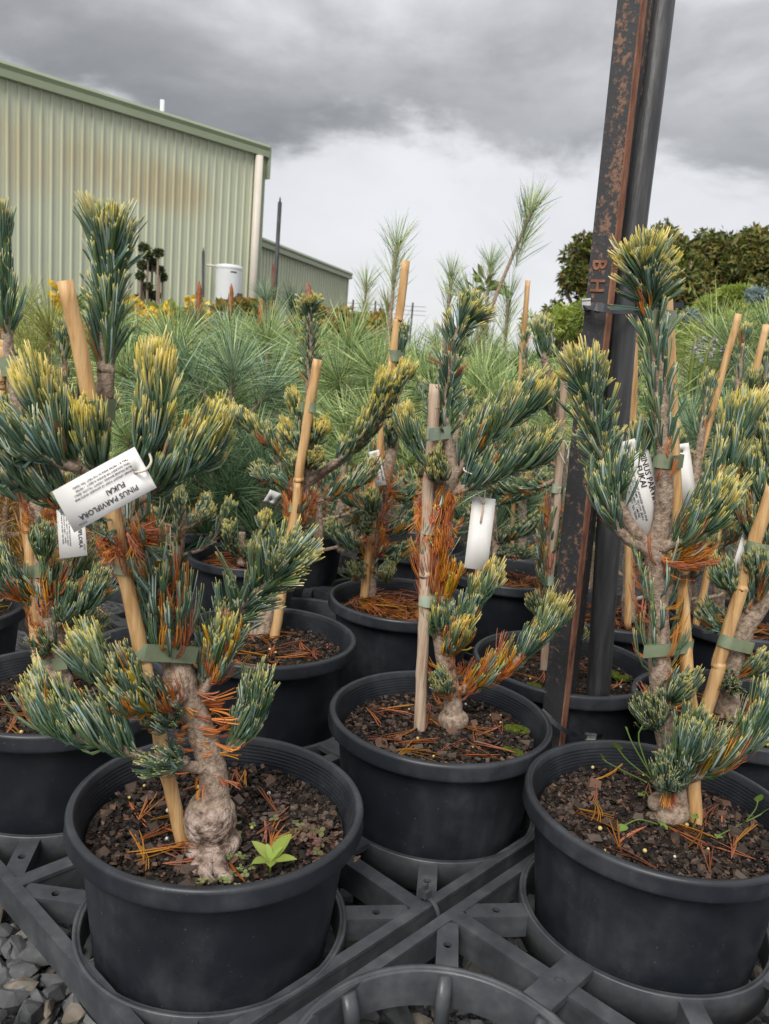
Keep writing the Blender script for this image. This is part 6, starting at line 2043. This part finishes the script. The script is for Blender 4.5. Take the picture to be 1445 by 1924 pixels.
rows = [(2.95, 9, 130), (3.5, 10, 100), (4.2, 12, 80), (5.2, 14, 60), (6.6, 17, 46), (8.4, 20, 36)]
for ri, (Y, cnt, n) in enumerate(rows):
    for k in range(cnt):
        x = -60 + 1560 * (k + rngb.uniform(0.15, 0.85)) / cnt
        hy = 615 + 0.083 * x + 1550 * 0.0 / Y
        ytop = hy - rngb.uniform(-0.01, 0.14) * FPX / Y * (1.0 if Y < 5 else 1.2) - 5
        if x > 1240:
            cols, lb = BRIGHT, 'yellow green young pine in the bright bed'
            ytop -= 25
        elif x < 180:
            cols, lb = np.vstack([SOFT, YELLOWISH]), 'yellow tinged young pine'
        else:
            cols, lb = (SOFT, BLUEISH, np.vstack([SOFT, DEEP]))[rngb.integers(0, 3)], 'soft green young pine'
        if 640 < x < 760 and Y > 4:
            ytop = max(ytop, 600)
        soft_pine(lb + ', ' + ORD[k] + ' from the left in the ' + ORD[ri] + ' row', at(x, ytop, Y), 600 + ri * 40 + k, cols, 7, 0.19, n, 0.15, 0.0014 + 0.00028 * Y, group='young pines in rows ' + ('at right' if x > 1240 else 'at far left' if x < 180 else 'behind the pots'), segs=2)


# ------------------------------------------------------------------ mixed planting further off
def shrub(name, label, cat, x, ytop, Y, wpx, n, Ln, Wd, cols, seed, blobs=9, group=None):
    rng = np.random.default_rng(seed)
    t = at(x, ytop, Y)
    R = wpx / FPX * Y
    o = empty(name, (t[0], t[1], 0), label, cat, group)
    bl = []
    for k in range(blobs):
        s = R * rng.uniform(0.35, 0.6)
        bl.append((t[0] + rng.normal(0, R * 0.5), t[1] + rng.normal(0, R * 0.4), max(0.1, t[2] - s * rng.uniform(1.0, 2.6)), s, s, s))
    bl.append((t[0], t[1], t[2] - R * 0.4, R * 0.4, R * 0.4, R * 0.4))
    V, F, C = leafy_crown(rng, bl, n, Ln, Wd, np.array(cols))
    tag(mesh_obj('foliage', V, F, LEAF, o, C, False), kind='stuff')
    for k in range(4):
        a = k * 1.6
        S = spline(np.array([[t[0], t[1], 0], [t[0] + math.cos(a) * R * 0.2, t[1] + math.sin(a) * R * 0.2, t[2] * 0.5], [t[0] + math.cos(a) * R * 0.4, t[1] + math.sin(a) * R * 0.4, t[2] * 0.85]]), 0.08)
        V, F = tube(S, np.linspace(0.012, 0.005, len(S)), 5)
        mesh_obj('stem', V, F, BARK, o)
    return o


AUT = [(0.30, 0.19, 0.04), (0.24, 0.22, 0.05), (0.34, 0.15, 0.03), (0.16, 0.19, 0.05), (0.40, 0.28, 0.05)]
shrub('autumn_shrub', 'orange and green leafy shrub at the foot of the downpipe', 'shrub', 455, 563, 6.5, 34, 700, 0.075, 0.045, AUT, 1)
shrub('autumn_shrub', 'low rusty orange shrub at the foot of the low shed', 'shrub', 590, 578, 8.0, 40, 700, 0.08, 0.045, AUT, 2)
shrub('autumn_shrub', 'low rusty orange shrub at the end of the low shed', 'shrub', 650, 580, 8.5, 36, 700, 0.08, 0.045, AUT, 3)
shrub('autumn_shrub', 'orange leafed shrub beside the far fence', 'shrub', 715, 588, 8.0, 38, 600, 0.08, 0.045, AUT, 4)
shrub('leafy_shrub', 'green leafy shrub among yellow flowers at left', 'shrub', 312, 590, 5.0, 34, 420, 0.10, 0.055, [(0.14, 0.22, 0.04), (0.2, 0.27, 0.05), (0.3, 0.32, 0.08)], 5)
shrub('leafy_shrub', 'dark green leafy shrub behind the tall left shoot', 'shrub', 165, 560, 6.0, 40, 500, 0.09, 0.05, [(0.08, 0.13, 0.03), (0.12, 0.17, 0.04)], 6)
shrub('broadleaf_weed', 'broad leaved plant left of the leaning slender pine', 'plant', 915, 520, 3.2, 22, 20, 0.08, 0.026, [(0.20, 0.27, 0.09), (0.28, 0.31, 0.12), (0.24, 0.22, 0.10)], 7, 6)
shrub('blue_spruce', 'pale blue spruce before the hedge near the right edge', 'spruce', 1420, 545, 6.5, 15, 1200, 0.05, 0.010, SPRUCE, 8, 12)
shrub('blue_spruce', 'small pale blue spruce between the tall pine and hedge', 'spruce', 1300, 585, 6.0, 20, 1100, 0.05, 0.010, SPRUCE, 9, 10)
for k, (x, y, Y, w) in enumerate(((1390, 540, 7.5, 20), (1340, 560, 8.0, 30), (1270, 600, 6.0, 34), (1445, 575, 5.5, 34), (1375, 600, 4.6, 34), (1110, 560, 7.0, 36), (1060, 575, 7.5, 36))):
    shrub('bright_conifer', ('slim', 'broad', 'soft', 'edge', 'low', 'partly hidden', 'rounded')[k] + ' yellow green conifer ' + ('rising before the hedge', 'at the foot of the hedge', 'beside the tall pine stem', 'cut by the right edge', 'behind the right hand stakes', 'left of the steel post', 'left of the post under the dark tree')[k], 'conifer', x, y, Y, w, 2600, 0.07, 0.012, BRIGHT, 20 + k, 10)


def flower_spires(label, x, y, Y, n, seed, h=0.22, cols=((0.75, 0.48, 0.03), (0.80, 0.58, 0.08)), lean=0.5, r=0.016, name='yellow_flower', gather=30, pet=0.045):
    rng = np.random.default_rng(seed)
    c = at(x, y, Y)
    o = empty(name, (c[0], c[1], 0), label, 'flower')
    for k in range(n):
        t = at(x + rng.normal(0, gather), y + rng.normal(0, 10), Y + rng.normal(0, 0.1))
        d = nrm(np.array([rng.normal(0, lean), rng.normal(0, 0.2), 1]))
        S = spline(np.array([[c[0], c[1], 0.0], (t - d * h) * 0.6 + np.array([c[0], c[1], 0]) * 0.4, t - d * h, t]), 0.05)
        V, F = tube(S, 0.005, 5)
        st = mesh_obj('stalk', V, F, LEAF, o, np.tile((0.2, 0.24, 0.06), (len(V), 1)))
        mb = MB()
        m = 46
        f = rng.uniform(0, 1, m)
        P = t - d * (h * f)[:, None] + rng.normal(0, r * 0.7, (m, 3)) * (0.25 + f)[:, None]
        D = nrm(rng.normal(0, 1, (m, 3)) + UP * 0.4)
        V, F, C = leaf_quads(P, D, nrm(np.cross(D, rng.normal(0, 1, (m, 3)))), np.full(m, pet), np.full(m, pet * 0.85), np.array(cols)[rng.integers(0, len(cols), m)] * rng.uniform(0.8, 1.2, (m, 1)))
        mb.add(V, F, C)
        fl = mesh_obj('blossom', V - np.array(o.location), F, PETAL, None, C)
        fl.parent = st
    return o


flower_spires('single yellow flower spire beside the big stake', 98, 528, 4.2, 1, 1, 0.16, gather=2)
flower_spires('yellow flower cluster right of the tall left shoot', 245, 566, 4.6, 5, 2, 0.2, gather=16)
flower_spires('yellow flower cluster below the cloud pruned tree', 305, 582, 4.8, 5, 3, 0.18, gather=24)
flower_spires('yellow flower cluster before the water heater', 395, 580, 5.2, 3, 4, 0.16, gather=18)
flower_spires('pale purple flower heads in the bright bed at right', 1322, 648, 2.3, 5, 5, 0.05, ((0.42, 0.36, 0.50), (0.5, 0.44, 0.55)), 0.3, 0.006, 'purple_flower', 16, 0.010)


def topiary():
    Y = 9.0
    rng = np.random.default_rng(9)
    balls = [(135, 1250, 50), (165, 1310, 38), (250, 1290, 42), (120, 1385, 40), (205, 1360, 30), (200, 1405, 40), (262, 1430, 32), (285, 1490, 40), (105, 1475, 35), (165, 1570, 42), (100, 1665, 42), (165, 1635, 28), (230, 1640, 42)]
    b = at(285, 640, Y)
    o = empty('topiary_tree', (b[0], b[1], 0), 'cloud pruned tree with dark leaf balls before the shed wall', 'topiary')
    for i, (X, Yp, r) in enumerate(balls):
        c = at(240 + X / 4.37, 180 + Yp / 4.37, Y + rng.normal(0, 0.05))
        R = r / 4.37 / FPX * Y * 0.74
        V, F, C = leafy_crown(rng, [(c[0], c[1], c[2], R, R, R * 0.8)], 300, 0.034, 0.02, np.array([(0.085, 0.11, 0.045), (0.115, 0.145, 0.06), (0.06, 0.08, 0.035)]))
        tag(mesh_obj('leaf_ball', V, F, LEAF, o, C), kind='stuff')
        S = spline(np.array([[b[0] + (0.02 if X < 190 else 0.12), b[1], 0], [c[0] + 0.01, c[1], c[2] * 0.6], [c[0], c[1], c[2]]]), 0.08)
        V, F = tube(S, 0.012, 6)
        mesh_obj('stem', V, F, BARK, o)


topiary()
